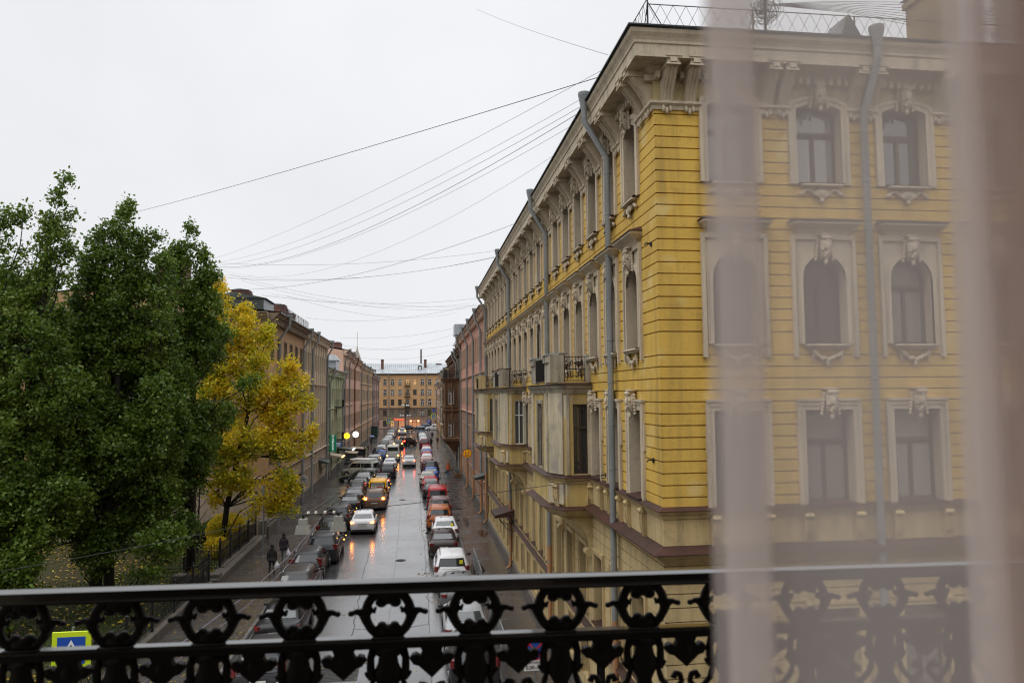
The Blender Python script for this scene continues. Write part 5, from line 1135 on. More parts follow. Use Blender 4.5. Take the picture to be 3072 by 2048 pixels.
t = thing('parking_sign', 'narrow blue sign over the right crossing sign', 'road sign', (4.4, 201.5, 0)); m = M(); m.tube([(0,.05,0),(0,.05,6)], .04, 6); m.build('post', POLE, t); m = M(); m.box(-.3,.3,-.02,.02,5.2,6.0); m.build('board', SBL, t)
t = thing('no_stopping_sign', 'round blue and red no stopping sign with a white hours plate below', 'road sign', (3.53, 22.6, 0))
m = M(); m.tube([(0,.05,0),(0,.05,2.7)], .03, 8); m.build('post', POLE, t)
def disc(m, r, y0, y1, z): m.loft([[(r*math.cos(2*PI*i/32), y, z+r*math.sin(2*PI*i/32)) for i in range(32)] for y in (y0, y1)])
m = M(); disc(m, .30, -.015, .02, 2.3); d = m.build('disc', SRD, t); m = M(); disc(m, .245, -.022, -.016, 2.3); m.build('blue_field', SBL, d)
m = M(); i0 = 0
for a in (PI/4, -PI/4): i0 = len(m.v); m.box(-.25,.25,-.03,-.023,-.025,.025); m.xf(Matrix.Translation((0,0,2.3)) @ Matrix.Rotation(a,4,'Y'), i0)
m.build('red_cross', SRD, d)
m = M(); m.bbox(-.35,.35,-.015,.015,1.70,2.02,.01); p = m.build('hours_plate', SWH, t); text('lettering', 'четверг', .11, BLK, p, (-.03,-.018,1.94)); text('lettering', '0.00–7.00', .15, BLK, p, (0,-.018,1.79), bold=.002)
t = thing('sign_post', 'thin grey pole on the left pavement by the fence end', 'post', (-9.44, 48, .12)); m = M(); m.tube([(0,0,0),(0,0,4.3)], .045, 8); m.build('pole', POLE, t); m = M(); m.lathe([(.12,0),(.12,.03),(.05,.06)], 12); m.box(-.5,.5,-.02,.02,0,.02); m.build('foot', POLE, t); m = M(); m.box(-.09,.09,-.05,-.045,3.6,4.2); m.build('sign_plate', ZINC, t)
# hanging lanterns on the span wire
def lantern(lab, x, z):
    t = thing('hanging_lantern', lab, 'street lamp', (x, 20.8, z))
    m = M(); q = lambda w, d, zz: [(-w,-d,zz),(w,-d,zz),(w,d,zz),(-w,d,zz)]
    m.loft([q(.205,.16,-.23),q(.21,.17,-.215),q(.17,.13,-.01)]); m.build('lower_housing', LNT, t)
    m = M(); m.loft([q(.135,.105,-.008),q(.115,.085,.17),q(.10,.075,.18)]); m.build('upper_housing', LNT, t)
    m = M(); m.box(-.03,.03,-.03,.03,.18,.27); m.box(-.12,.12,-.02,.02,.25,.27); m.build('hanger', IRON, t)
LNT = wall('lantern_fibreglass', (.27,.27,.24), (.22,.22,.19), dirt=(.16,.14,.1), rough=.5, sc=6)
lantern('left of two pale two-tier lanterns hanging on the span wire', -3.05, 6.50); lantern('right of two pale two-tier lanterns hanging on the span wire', -2.12, 6.55)
WIRE = plain('cable', (.02,.02,.022), .5); WIREP = plain('purple_grey_cable', (.10,.08,.11), .5); WIREL = plain('pale_cable', (.22,.22,.23), .4)
def wire(lab, a, b, sag=.3, r=.008, mat=None, n=24, name='overhead_wire', group='overhead wires', pts=None):
    a, b = Vector(a), Vector(b)
    P = [tuple(a.lerp(b, i/n) - Vector((0,0,4*sag*(i/n)*(1-i/n)))) for i in range(n+1)] if pts is None else pts
    m = M(); m.tube(P, r, 5); return tag(m.build(name, mat or WIRE), lab, 'wire', group)
wire('span wire carrying the two hanging lanterns', None or (5.33,20.8,7.58), (-7.2,20.8,6.08), pts=[(5.33,20.8,7.58),(3.36,20.8,7.37),(.89,20.8,7.10),(.15,20.8,7.03),(-1.17,20.8,6.92),(-2.13,20.8,6.82),(-2.58,20.8,6.78),(-3.1,20.8,6.77),(-3.66,20.8,6.72),(-7.1,20.8,6.10),(-11,20.8,5.5)], r=.009)
t = thing('insulator_arm', 'iron cross arm with white insulators on the span wire', 'insulators', (-2.6, 20.8, 6.78))
m = M(); m.tube([(-.5,0,0),(.45,0,.05)], .018, 6); m.tube([(0,0,0),(.06,0,-.08),(.05,0,-.3)], .016, 6); m.build('arm', IRON, t)
INS = plain('porcelain', (.6,.56,.48), .2)
for x in (-.32,-.12,.12,.36):
    m = M(); m.lathe([(.02,0),(.035,.01),(.045,.03),(.03,.045),(.04,.06),(.02,.08)], 10, (x,0,.01)); m.build('insulator', INS, t)
for k, x in enumerate((-2.92,-2.72,-2.48,-2.24)): wire(['outermost left','second from left','third from left','rightmost'][k]+' of the four pale wires running up the street', (x,20.8,6.85), (-4.6+.55*k,62,4.9), .5, .005, WIREL, group='four wires along the street')
wire('second span wire holding the ends of the four pale wires', (-10.4,62,5.0), (5.35,62,5.6), .35, .004)
for k in range(2): wire(['thicker twisted','thinner looping'][k]+' cable drooping to the lower left over the pavement', None or (0,0,0), (0,0,0), pts=[(-2.58,20.8,6.70),(-2.62,19.5,6.62-.05*k),(-2.66+.05*k,16,6.66-.12*k),(-2.60+.06*k,12,6.95-.12*k),(-2.45+.06*k,8,7.45-.1*k),(-2.2+.05*k,3,8.25),(-2.1,1.0,8.6)], r=.010-.003*k, mat=WIREP, group=None)
WL = [((5.55,19,18.75),(-19.9,54,22.8),.15,.012,WIREP,'long dark wire from the yellow roof down to the trees'),((3.3,40,31.5),(5.0,18.5,18.9),.1,.009,WIREL,'faint wire falling from the top edge to the roof corner'),
((5.04,18.5,18.6),(-15.4,57,20.1),.5,.006,WIREL,'highest of the wire fan from the yellow eaves'),((5,19.5,18.4),(-15.1,57,19.9),.9,.006,WIREL,'second wire of the fan from the yellow eaves'),((4.95,20,18.3),(-14.8,57,19.7),1.0,.007,WIREL,'third wire of the fan from the yellow eaves'),((4.9,20.5,18.25),(-14.7,57,19.6),1.3,.009,WIREP,'darkest wire of the fan from the yellow eaves'),((4.85,21.5,18.2),(-14.6,57,19.5),1.2,.006,WIREL,'lowest wire of the fan from the yellow eaves'),((4.9,24,18.2),(-14.5,57,19.4),2.0,.005,WIREL,'fainter sagging wire under the fan'),
((4.86,33,17.9),(-14.1,57,17.9),.9,.009,WIRE,'dark wire curving across between both roofs'),((5.5,50,19.8),(-14.8,57,19.9),.5,.008,WIREP,'upper of the flat wires over the street'),((4.8,45,18.4),(-14.1,57,18.8),.7,.010,WIREP,'thick flat wire over the street'),((4.8,46,18.6),(-14.1,57,19.0),.8,.007,WIREL,'thin flat wire just above the thick one'),
((5.35,60,17.2),(-14.1,58,19.2),.9,.008,WIREL,'wire descending to the right over the street'),((5.8,70,18.2),(-13.5,59,18.9),1.0,.008,WIREL,'wire landing on the coral roof'),((5.6,66,18.6),(-12.2,60,17.9),.6,.009,WIREP,'wire level with the left parapet'),((4.8,60,17.3),(-11.8,80,18.2),.8,.008,WIREP,'sagging wire from the last yellow funnel to the beige chimney'),
((5.35,90,18.2),(-10.2,100,17.6),.6,.012,WIREL,'far wire between the coral and salmon roofs'),((5.4,95,17.9),(-10.3,118,17.2),.9,.012,WIREL,'farther wire over the salmon building'),((5.4,112,17.4),(-10.4,105,16.9),.7,.012,WIREL,'wire over the brown bay building'),((5.4,125,17.2),(-10.4,140,16.9),.8,.015,WIREL,'hazy wire midway down the street'),((5.5,150,16.9),(-10.4,160,16.6),.9,.018,WIREL,'hazy wire close to the end building'),((5.4,165,16.4),(-10.4,186,16.2),.8,.02,WIREL,'farthest wire before the end building'),((5.4,75,19.2),(-12,63,18.4),.7,.007,WIREL,'wire crossing from the ochre parapet to the coral roof'),((5.4,100,21),(-12,70,19.2),1.3,.010,WIREL,'long faint wire rising to the right')]
for a, b, s, r, mt, lb in WL: wire(lb, a, b, s, r, mt)
# five-globe lamp hanging over the crossing
t = thing('globe_chandelier', 'ornate lamp post with clustered white globes at the crossing', 'street lamp', (-3.3, 207, 0))
m = M(); m.tube([(0,0,0),(0,0,.8),(0,0,7.8)], [.25,.12,.08], 8); 
for k in range(6): 
    a = 2*PI*k/6; m.tube([(0,0,5.2),(.8*math.cos(a),.8*math.sin(a),4.6),(1.25*math.cos(a),1.25*math.sin(a),4.4)], .04, 5); m.tube([(0,0,7.4),(.5*math.cos(a),.5*math.sin(a),7.6),(.85*math.cos(a),.85*math.sin(a),7.2)], .04, 5)
m.build('post', IRON, t); GLB = plain('frosted_globe', (.5,.5,.5), .2)
for k in range(6):
    a = 2*PI*k/6
    for r_, z in ((1.25,4.1),(.85,6.9)): m = M(); m.ball((r_*math.cos(a), r_*math.sin(a), z), .27, 10, 8); m.build('globe', GLB, t, smooth=True)
# ================================================================ park
GRASS = wet('park_soil_and_grass', (.030,.045,.012), (.06,.035,.02), .7, .95, 2.0, crack=0, spec=.2)
m = M(); nx, ny = 60, 40; X0, X1, Y0_, Y1_ = -70, -10.95, 14, 53.6; rr = random.Random(4)
vs = [(X0+(X1-X0)*i/nx, Y0_+(Y1_-Y0_)*j/ny, .28+.06*math.sin(i*.9)*math.cos(j*.7)) for j in range(ny+1) for i in range(nx+1)]
m.add(vs, [(j*(nx+1)+i, j*(nx+1)+i+1, (j+1)*(nx+1)+i+1, (j+1)*(nx+1)+i) for j in range(ny) for i in range(nx)]); kind(m.build('lawn', GRASS, smooth=True), 'structure')
def fast_mesh(name, V, F4, mat, smooth=False):
    me = bpy.data.meshes.new(name); nv, nf = len(V), len(F4); k = F4.shape[1]
    me.vertices.add(nv); me.vertices.foreach_set('co', V.astype(np.float32).ravel()); me.loops.add(nf*k); me.loops.foreach_set('vertex_index', F4.astype(np.int32).ravel())
    me.polygons.add(nf); me.polygons.foreach_set('loop_start', np.arange(0, nf*k, k, dtype=np.int32)); me.update(); me.validate(); me.materials.append(mat); return me
def leaf_mesh(name, C, size, mat, rng, flat=0.0, elong=1.0):
    n = len(C); a = rng.normal(size=(n,3)); 
    if flat: a[:,2] *= (1-flat)
    a /= np.linalg.norm(a, axis=1, keepdims=True); b = rng.normal(size=(n,3)); 
    if flat: b[:,2] *= (1-flat)
    b -= a*np.sum(a*b, axis=1, keepdims=True); b /= np.linalg.norm(b, axis=1, keepdims=True); nn = np.cross(a, b)
    s = (size*rng.uniform(.6, 1.3, n))[:,None]
    V = np.stack([C-a*s*elong, C-b*s*.62+nn*s*.18, C+a*s*elong, C+b*s*.62+nn*s*.18], 1).reshape(-1,3)
    return fast_mesh(name, V, np.arange(4*n).reshape(n,4), mat)
def tree(name, label, loc, trunk, plumes, n, leaf, size, seed, group='park trees', bark=BARK, tr=.24, spread=1.0, bare=.0):
    """plumes: (base xyz, tip xyz, radius) in world metres; leaves gather on twigs round each plume axis"""
    rng = np.random.default_rng(seed); t = thing(name, label, 'tree', loc, 0, group); L0 = np.array(loc)
    m = M(); P = [np.array(p)-L0 for p in trunk]; m.tube([tuple(p) for p in P], [tr*(1-.6*i/(len(P)-1)) for i in range(len(P))], 10)
    cs = []; w = np.array([p[2]**2*np.linalg.norm(np.array(p[1])-np.array(p[0])) for p in plumes]); w = w/w.sum(); rs = random.Random(seed)
    for (b, tp, r), wi in zip(plumes, w):
        b, tp = np.array(b)-L0, np.array(tp)-L0; ax = tp-b; ln = np.linalg.norm(ax)
        k = min(range(len(P)), key=lambda i: abs(P[i][2]-(b[2]-1.2))); j = P[k]; mid = j*.45+b*.55+np.array([0,0,.15])
        pts = [tuple(j), tuple(mid), tuple(b), tuple(b+ax*.3+rng.normal(0,.12,3)), tuple(b+ax*.6+rng.normal(0,.12,3)), tuple(b+ax*.88)]; m.tube(pts, [.05,.04,.036,.03,.022,.010], 6)
        nt_ = max(6, int(n*wi/70)); T = rng.uniform(.02, 1, nt_)**.85; A = rng.normal(size=(nt_,3)); A -= (A@ax/ln)[:,None]*ax/ln*.85; A /= np.linalg.norm(A, axis=1, keepdims=True)
        rad = r*np.clip(np.sin(PI*(.12+.86*T))**.7, .12, 1)*rng.uniform(.35, 1.0, nt_)**.6
        Tc = b+ax*T[:,None]; tw = Tc + A*rad[:,None] + ax/ln*(rad*.45)[:,None]
        for q in range(0, nt_, 4): m.tube([tuple(Tc[q]), tuple((Tc[q]+tw[q])/2+rng.normal(0,.06,3)), tuple(tw[q])], [.022,.014,.006], 4)
        kk = rng.integers(0, nt_, int(n*wi)); f = rng.uniform(.45, 1.08, len(kk))[:,None]
        c = Tc[kk]+(tw[kk]-Tc[kk])*f + rng.normal(0, .17*spread, (len(kk),3)); cs.append(c)
    m.build('trunk', bark, t, smooth=True)
    C_ = np.concatenate(cs); put('crown', leaf_mesh('crown', C_, size, leaf, rng), t); return t
LG = leafmat('green_leaf', [(.036,.066,.008),(.075,.135,.012),(.125,.195,.020),(.20,.235,.04)], .5, .4)
LY = leafmat('yellow_leaf', [(.13,.19,.018),(.33,.36,.02),(.62,.52,.02),(.78,.55,.018),(.66,.38,.018)], .5, .45)
LO = leafmat('olive_leaf', [(.03,.05,.01),(.09,.10,.015),(.25,.17,.015)], .45, .3)
def fill(x0, x1, y0, y1, z0, z1, n, r, lean=(1.0,0,1.3), seed=0):
    rs = random.Random(seed); out = []
    for i in range(n):
        x, y, z = rs.uniform(x0,x1), rs.uniform(y0,y1), rs.uniform(z0,z1); k = rs.uniform(1.2,2.0); x -= lean[0]*k*.4; z -= lean[2]*k*.2
        out.append(((x,y,z),(x+lean[0]*k+rs.uniform(-.4,.4), y+lean[1]+rs.uniform(-.5,.5), z+lean[2]*k), r*rs.uniform(.62,.95)))
    return out
tree('green_tree', 'leftmost green tree leaning right with a feathery top', (-16.6,33,.3), [(-16.6,33,.3),(-16.5,33,4),(-16.2,33,8),(-15.8,33,12),(-15.3,33,16)],
  [((-16.0,33,14.0),(-14.75,33,19.3),.62),((-16.5,33,13.6),(-15.3,33,17.6),.7),((-17.2,33,13.5),(-16.3,33,18.4),.6),((-18.0,33.2,13),(-17.2,33,17.9),.6),((-15.9,32.6,13),(-14.4,33,18.0),.5),((-15.4,33,13),(-14.5,33,16.6),.45),((-17,33,11),(-15.9,33,14.5),1.3),((-18.5,33,10),(-17.8,33,14.5),1.4)]+fill(-19.5,-14.9,31.8,34.2,.8,12.6,48,1.3,(.9,0,1.6),1), 110000, LG, .085, 1)
tree('green_tree', 'middle green tree with two high feathery peaks', (-13.9,36.5,.3), [(-13.9,36.5,.3),(-14.0,36.4,3.5),(-13.8,36.2,8),(-13.6,36,12),(-13.3,36,16)],
  [((-14.6,36,13.2),(-13.25,36,19.1),.8),((-14.9,36,13),(-14.1,36,18.6),.75),((-13.2,36,13),(-12.0,36,18.2),.62),((-15.4,36,12.5),(-15.0,36,17.6),.6),((-13.9,36,12.5),(-12.9,36,17.5),.9),((-12.8,36,12),(-11.6,36,16.8),.8),((-14.0,35.5,13),(-13.0,35.6,17.2),.5),((-15.6,35.5,12),(-14.7,35.6,16.6),.6),((-12.2,35.5,12),(-11.3,35.6,15.6),.55)]+fill(-16.6,-11.6,34.8,37.4,2.2,11.6,50,1.3,(.8,0,1.5),2)+fill(-16.2,-13.2,35.5,36.6,11.5,14.8,8,1.1,(.8,0,1.6),12), 125000, LG, .088, 2)
tree('green_tree', 'rightmost green tree overlapping the yellow maple', (-11.9,43,.3), [(-12.3,43,.3),(-12.2,42.8,4),(-12.0,42,8),(-11.8,41,12),(-11.5,40.5,15)],
  [((-12.6,40,13.6),(-11.75,40,18.9),.62),((-13.2,40.2,13.2),(-12.2,40.2,18.3),.6),((-12.0,40,13),(-11.1,40,17.7),.6),((-11.7,40,12.2),(-10.5,40,16.3),.6),((-13.4,40,12.8),(-12.5,40,17.7),.8),((-11.9,40,12.2),(-10.75,40,17.0),.65),((-12.2,40,11.8),(-11.2,40,16.4),1.0),((-11.6,40,11),(-10.2,40,15.2),.6),((-11.4,40,10.4),(-9.7,40,13.4),.6),((-10.6,40,9.2),(-8.45,40,10.9),.5),((-11.2,40,8.0),(-9.3,40,9.2),.5),((-12.0,40,6.2),(-10.6,40,7.0),.5),((-14.4,40.5,4.6),(-13.4,40.5,6.4),1.0),((-12,40,4.6),(-11,40,5.8),.7)]+fill(-15.0,-11.5,38.8,42,5.6,12.2,38,1.3,(.9,0,1.3),3)+fill(-15.4,-13.0,39.8,41.5,3.6,6,8,1.0,(.6,0,1.0),13), 105000, LG, .092, 3)
tree('maple_tree', 'bright yellow autumn maple in front of the ochre building', (-11.6,49.2,.3), [(-12.2,49.2,.3),(-11.9,49.1,3),(-11.3,49,6),(-10.6,48.8,9),(-10.2,48.6,12)],
  [((-12.2,48.5,12.5),(-12.5,48.5,17.0),.9),((-11.4,48.5,11.5),(-10.9,48.5,15.6),1.15),((-10.6,48.5,10.4),(-9.4,48.5,14.2),1.15),((-9.8,48.5,8.8),(-7.9,48.5,12.2),1.1),((-9.2,48.5,7.6),(-6.7,48.5,9.8),1.05),((-9.4,48.5,6.2),(-6.8,48.5,7.4),1.1),((-9.8,48.5,5.0),(-7.3,48.5,4.4),1.0),((-10.4,48.5,4.0),(-9.0,48.5,2.9),.9),((-11.8,48.5,8),(-10.2,48.5,11.5),1.4),((-10.5,48.5,6),(-8.8,48.5,9.0),1.4),((-12.4,48.5,4),(-10.6,48.5,6.5),1.3),((-13.2,48.5,7),(-12.4,48.5,11),1.4),((-8.5,48.4,5.6),(-7.6,48.4,3.6),.8),((-12.8,48.5,3.4),(-11.8,48.5,5.0),1.0),((-11.3,48.5,3.2),(-10.6,48.5,4.6),.9),((-12.9,48.5,9),(-12.4,48.5,13),1.2),((-9.2,48.5,4.2),(-8.0,48.5,3.0),.8),((-10.2,48.5,8.5),(-8.6,48.5,10.8),1.2),((-13.4,48.5,5.0),(-12.0,48.5,7.5),1.0),((-12.5,48.5,10),(-11.4,48.5,14),1.1),((-13.2,48.5,12.4),(-13.3,48.5,15.6),.8),((-9.0,48.2,3.6),(-7.6,48.2,2.9),.7),((-10.9,48,2.8),(-9.7,48,3.4),.8),((-12.0,48,6.6),(-10.4,48,8.2),1.1),((-8.6,48.3,9.5),(-6.9,48.3,11.0),.7),((-8.2,48.3,6.0),(-6.2,48.3,8.2),.6)], 38000, LY, .10, 4, tr=.2, spread=1.25)
tree('park_tree', 'small olive green tree low among the trunks', (-14.6,46.5,.3), [(-14.6,46.5,.3),(-14.5,46.5,2.5),(-14.4,46.5,4.5)], fill(-16.5,-12.5,45.5,47.5,3.4,6.2,9,1.0,(.3,0,.9),5), 9000, LO, .09, 5, tr=.1)
tree('park_tree', 'large dark green tree at the far left edge of the park', (-21.5,37,.3), [(-21.5,37,.3),(-21.4,37,5),(-21,37,10),(-20.8,37,14)], fill(-24.5,-18.6,35.5,39,2.8,14.0,30,1.5,(.6,0,1.5),6), 40000, LG, .11, 6)
for k, (x, y, lb) in enumerate(((-15.3,38.2,'dark leaning trunk between the lawn and the railing'),(-19.2,31,'dark bare trunk low at the left edge'),(-15.6,49.7,'slim young tree trunk in front of the shrubs'),(-13.5,48.6,'second slim trunk beside the yellow shrub'))):
    t = thing('bare_tree', lb, 'tree', (x, y, .3), 0, 'park trees'); r_ = (.3,.3,.07,.07)[k]; lean = (.9,.1,0,.1)[k]; h = (7,7,3.6,4.2)[k]
    m = M(); m.tube([(0,0,-.1),(lean*.3,0,h*.4),(lean,0,h)], [r_,r_*.8,r_*.55], 9)
    for q in range(5): z = h*(.45+.1*q); m.tube([(lean*z/h,0,z),(lean*z/h+R.uniform(-.9,.9),R.uniform(-.6,.6),z+.9)], [r_*.35,.01], 5)
    m.build('trunk', BARK, t, smooth=True)
rng = np.random.default_rng(9)
def shrub(label, x, y, rx, ry, h, mat, n, nm='shrub'):
    t = thing(nm, label, 'shrub', (x, y, .3)); u = rng.normal(size=(n,3)); u /= np.linalg.norm(u, axis=1, keepdims=True); rad = rng.uniform(.5,1,n)[:,None]**.5
    k = rng.normal(size=(14,3)); k /= np.linalg.norm(k, axis=1, keepdims=True); bump = 1+.22*np.max(u@k.T, axis=1, keepdims=True)**6
    C_ = u*rad*bump*np.array([rx,ry,h*.5])+np.array([0,0,h*.52]); C_ = C_[C_[:,2] > .02]; put('foliage', leaf_mesh('foliage', C_, .07, mat, rng), t)
    m = M(); [m.tube([(0,0,0),(rng.uniform(-rx,rx)*.6,rng.uniform(-ry,ry)*.6,h*.7)], [.03,.008], 4) for _ in range(7)]; m.build('stem', BARK, t)
LS = leafmat('shrub_leaf', [(.02,.045,.008),(.05,.10,.015),(.09,.15,.02)], .5, .2)
shrub('round green clipped shrub behind the slim trunk', -15.9, 51, 1.9, 1.0, 1.9, LS, 9000); shrub('green shrub right of the thick trunk by the wall', -12.9, 52, 1.2, .8, 1.7, LS, 5000)
shrub('yellow orange shrub inside the fence corner', -12.1, 50, 1.1, 1.0, 2.1, LY, 5200); shrub('small yellow green shrub by the fence gap', -11.9, 47.0, .7, .7, 1.2, LY, 2200); shrub('dark green bush at the far left of the lawn', -19, 50.5, 2.4, 1.0, 2.0, LS, 7000); shrub('low yellow sprig on the stone plinth', -11.6, 41.4, .35, .3, .6, LY, 500)
n = 8000; C_ = np.stack([rng.uniform(-30,-11,n), rng.uniform(20,53,n), np.full(n,.36)], 1); keep = rng.uniform(size=n) < .15+.7*(np.sin(C_[:,0]*.8)*np.cos(C_[:,1]*.5) > -.1); C_ = C_[keep]; C_[:,2] += rng.uniform(0,.03,len(C_))
kind(put('fallen_leaves', leaf_mesh('fallen_leaves', C_, .075, leafmat('fallen_leaf', [(.35,.2,.02),(.6,.42,.03),(.4,.2,.03)], .5, .1), rng, flat=.85)), 'stuff')
n = 900; C_ = np.stack([np.where(rng.uniform(size=n) < .75, rng.uniform(-10.3,-7.0,n), rng.uniform(-6.9,2.8,n)), 24+26*rng.uniform(size=n)**1.2, np.full(n,.14)], 1); C_[:,2] = np.where(C_[:,0] < -6.95, .135, .015)
kind(put('fallen_leaves', leaf_mesh('fallen_leaves', C_, .05, leafmat('wet_fallen_leaf', [(.2,.12,.03),(.4,.28,.04),(.25,.12,.03)], .4, .1), rng, flat=.95)), 'stuff')
n = 700; C_ = np.stack([rng.normal(.75,.35,n), 34+110*rng.uniform(size=n), np.full(n,.014)], 1); C_ = C_[(C_[:,0] < 2.7) & (np.sin(C_[:,1]*.35)+rng.normal(0,.5,len(C_)) > .1)]
kind(put('fallen_leaves', leaf_mesh('fallen_leaves', C_, .09, leafmat('gutter_leaf', [(.12,.08,.03),(.3,.2,.05),(.2,.1,.03)], .4, .1), rng, flat=.95)), 'stuff')
n = 60000; C_ = np.stack([rng.uniform(-30,-11,n), rng.uniform(24,53.4,n), np.full(n,.34)], 1); C_ = C_[(np.sin(C_[:,0]*.45+1)+np.cos(C_[:,1]*.33)+rng.normal(0,.3,n) > -.1)]
kind(put('grass', leaf_mesh('grass', C_, .05, leafmat('grass_blade', [(.03,.055,.01),(.06,.10,.015),(.10,.13,.02)], .6, .2), rng, elong=1.3)), 'stuff')
# fence on a stone plinth
STN = wall('park_plinth_stone', (.13,.11,.09), (.10,.085,.07), dirt=(.06,.06,.04), dirt_amt=.7)
def fence(label, P0, P1, z0, h=1.15, plinth=True, sp=.13):
    t = thing('iron_fence', label, 'fence', (P0[0], P0[1], 0), 0, 'park fences'); p1 = Vector((P1[0]-P0[0], P1[1]-P0[1])); L = p1.length; d = p1/L; nr = Vector((d.y,-d.x))
    if plinth:
        m = M(); i0 = 0; m.bbox(0,L,-.22,.22,-.1,z0,.03); m.xf(Matrix.Rotation(math.atan2(d.y,d.x),4,'Z')); m.build('plinth', STN, t)
    m = M()
    for z in (.12, h-.25, h-.08): m.tube([(0,0,z0+z),(d.x*L,d.y*L,z0+z)], .016, 5)
    k = int(L/sp)
    for i in range(k+1):
        x, y = d.x*L*i/k, d.y*L*i/k
        if h > 1.0: m.tube([(x,y,z0),(x,y,z0+h+.03)], .010, 4); m.lathe([(.005,0),(.022,.03),(.002,.11)], 5, (x,y,z0+h+.02))
        if i < k and i % 3 == 0:
            x2, y2 = d.x*L*(i+3)/k, d.y*L*(i+3)/k
            m.tube([(x,y,z0+.14),((x+x2)/2,(y+y2)/2,z0+h*.45),(x,y,z0+h-.26)], .012, 4); m.tube([(x2,y2,z0+.14),((x+x2)/2,(y+y2)/2,z0+h*.45),(x2,y2,z0+h-.26)], .012, 4)
    m.build('grille', IRON, t)
    np_ = max(1, round(L/2.6))
    for i in range(np_+1):
        m = M(); x, y = d.x*L*i/np_, d.y*L*i/np_; m.box(x-.05,x+.05,y-.05,y+.05,z0,z0+h+.15); m.lathe([(.03,0),(.07,.05),(.07,.1),(.03,.14),(.05,.2),(.01,.3)], 8, (x,y,z0+h+.15)); m.build('post', IRON, t)
fence('iron fence on stone plinth along the pavement beyond the gap', (-10.8,43.3), (-10.8,52.4), .62); fence('iron fence along the pavement seen through the balcony railing', (-10.6,24), (-10.6,40.3), .55)
fence('short lattice fence standing beside the thick trunk', (-12.9,44), (-10.9,43.6), .35, 1.3, False, .15); fence('low lattice fence in front of the thick trunk', (-13.6,39.9), (-10.9,40.4), .4, .95, False, .16)
m = M(); m.bbox(-10.95,-10.22,40.6,52.9,0,.55,.04); m.bbox(-12.6,-10.24,40.9,41.5,0,.75,.04); tag(m.build('stone_wall', STN), 'low weathered stone retaining wall between park and left pavement', 'wall')
m = M(); m.bbox(-10.75,-10.3,52.95,53.65,0,1.5,.05); m.bbox(-10.42,-10.2,53.66,56.8,.1,1.0,.05); tag(m.build('gate_pier', STN), 'pale stone pier where the fence meets the ochre building', 'pier')
# ================================================================ the house the camera is in: wall, room, balcony
HP = wall('own_house_plaster', (.45,.38,.28), (.4,.34,.25)); hm = thing('own_house', 'plastered house wall around the open balcony door', 'building', (0,.6,0)); INN = plain('room_paint', (.25,.21,.19), .8)
m = M()
m.box(-25,-2.0,0,.35,0,18); m.box(2.2,25,0,.35,0,18); m.box(-2.0,2.2,0,.35,0,8.4); m.box(-2.0,2.2,0,.35,11.6,18); m.box(-25,-24.6,-12,0,0,18); m.box(24.6,25,-12,0,0,18); m.box(-25,25,-12.4,-12,0,18); m.box(-25,25,-12,0,17.8,18); m.build('wall', HP, hm)
m = M(); m.box(-2.6,-2.5,-5,0,8.4,11.8); m.box(2.5,2.6,-5,0,8.4,11.8); m.box(-2.6,2.6,-5.1,-5,8.4,11.8); m.box(-2.6,2.6,-5,0,11.8,11.9); m.box(-2.6,2.6,-5,0,8.28,8.38); m.build('room', INN, hm)
RA = Vector((-1.19,2.33,0)); RU = Vector((.99927,-.03818,0)); RN = Vector((.03818,.99927,0)); RZ = math.atan2(RU.y, RU.x)
bal = thing('balcony', 'stone balcony slab carrying the cast iron railing', 'balcony', (0,.96,8.3)); m = M(); m.bbox(-3,3,0,1.6,-.2,.08,.03); m.build('slab', STN, bal)
m = M(); m.prism([(0,-.25),(1.2,-.25),(.2,-.9),(0,-.9)], -2.2, -1.9, 'x'); m.prism([(0,-.25),(1.2,-.25),(.2,-.9),(0,-.9)], 1.9, 2.2, 'x'); m.build('console', STN, bal)
CI = plain('cast_iron', (.006,.004,.004), .5, spec=.3, var=.3); WTI = plain('wet_iron_top', (.012,.011,.011), .2, spec=.8, coat=.8, var=.4)
rl = thing('balcony_railing', 'ornate black cast iron balcony railing with rings and hearts across the foreground', 'railing', tuple(RA+Vector((0,0,8.38))), RZ)
def zz(z): return z-8.38
m = M(); m.loft([[(x, y, zz(z)) for y, z in ((-.085,9.431),(-.087,9.445),(-.084,9.459),(-.078,9.464),(-.062,9.467),(-.046,9.464),(-.038,9.456),(-.038,9.431))] for x in [-1.6+.1*k for k in range(56)]]); m.build('handrail', WTI, rl, smooth=30)
m = M(); m.box(-1.6,3.9,-.076,-.046,zz(9.424),zz(9.4305)); m.build('handrail_core', CI, rl)
m = M(); m.box(-1.6,3.9,-.078,-.046,zz(9.291),zz(9.302)); m.build('mid_rail', WTI, rl)
m = M(); m.box(-1.6,3.9,-.079,-.045,zz(9.272),zz(9.2905)); m.box(-1.6,3.9,-.064,-.02,zz(8.42),zz(8.45)); m.build('lower_rails', CI, rl)
yc = -.061
def fl(m, pts, r, f=.75, n=8): m.tube([(x, yc, z) for x, z in pts], r, n, flat=1.0)
def flx(m, pts, r, n=8):     # in-plane relief bar, oval section
    i0 = len(m.v); m.tube([(x, 0, z) for x, z in pts], r, n); 
    for i in range(i0, len(m.v)): x, y, z = m.v[i]; m.v[i] = (x, yc+y*.8, z)
m = M(); rc = .0645; Zc = zz(9.368)
flx(m, [(rc*math.sin(a), Zc+rc*1.02*math.cos(a)) for a in [2*PI*k/28 for k in range(29)]], .0135)
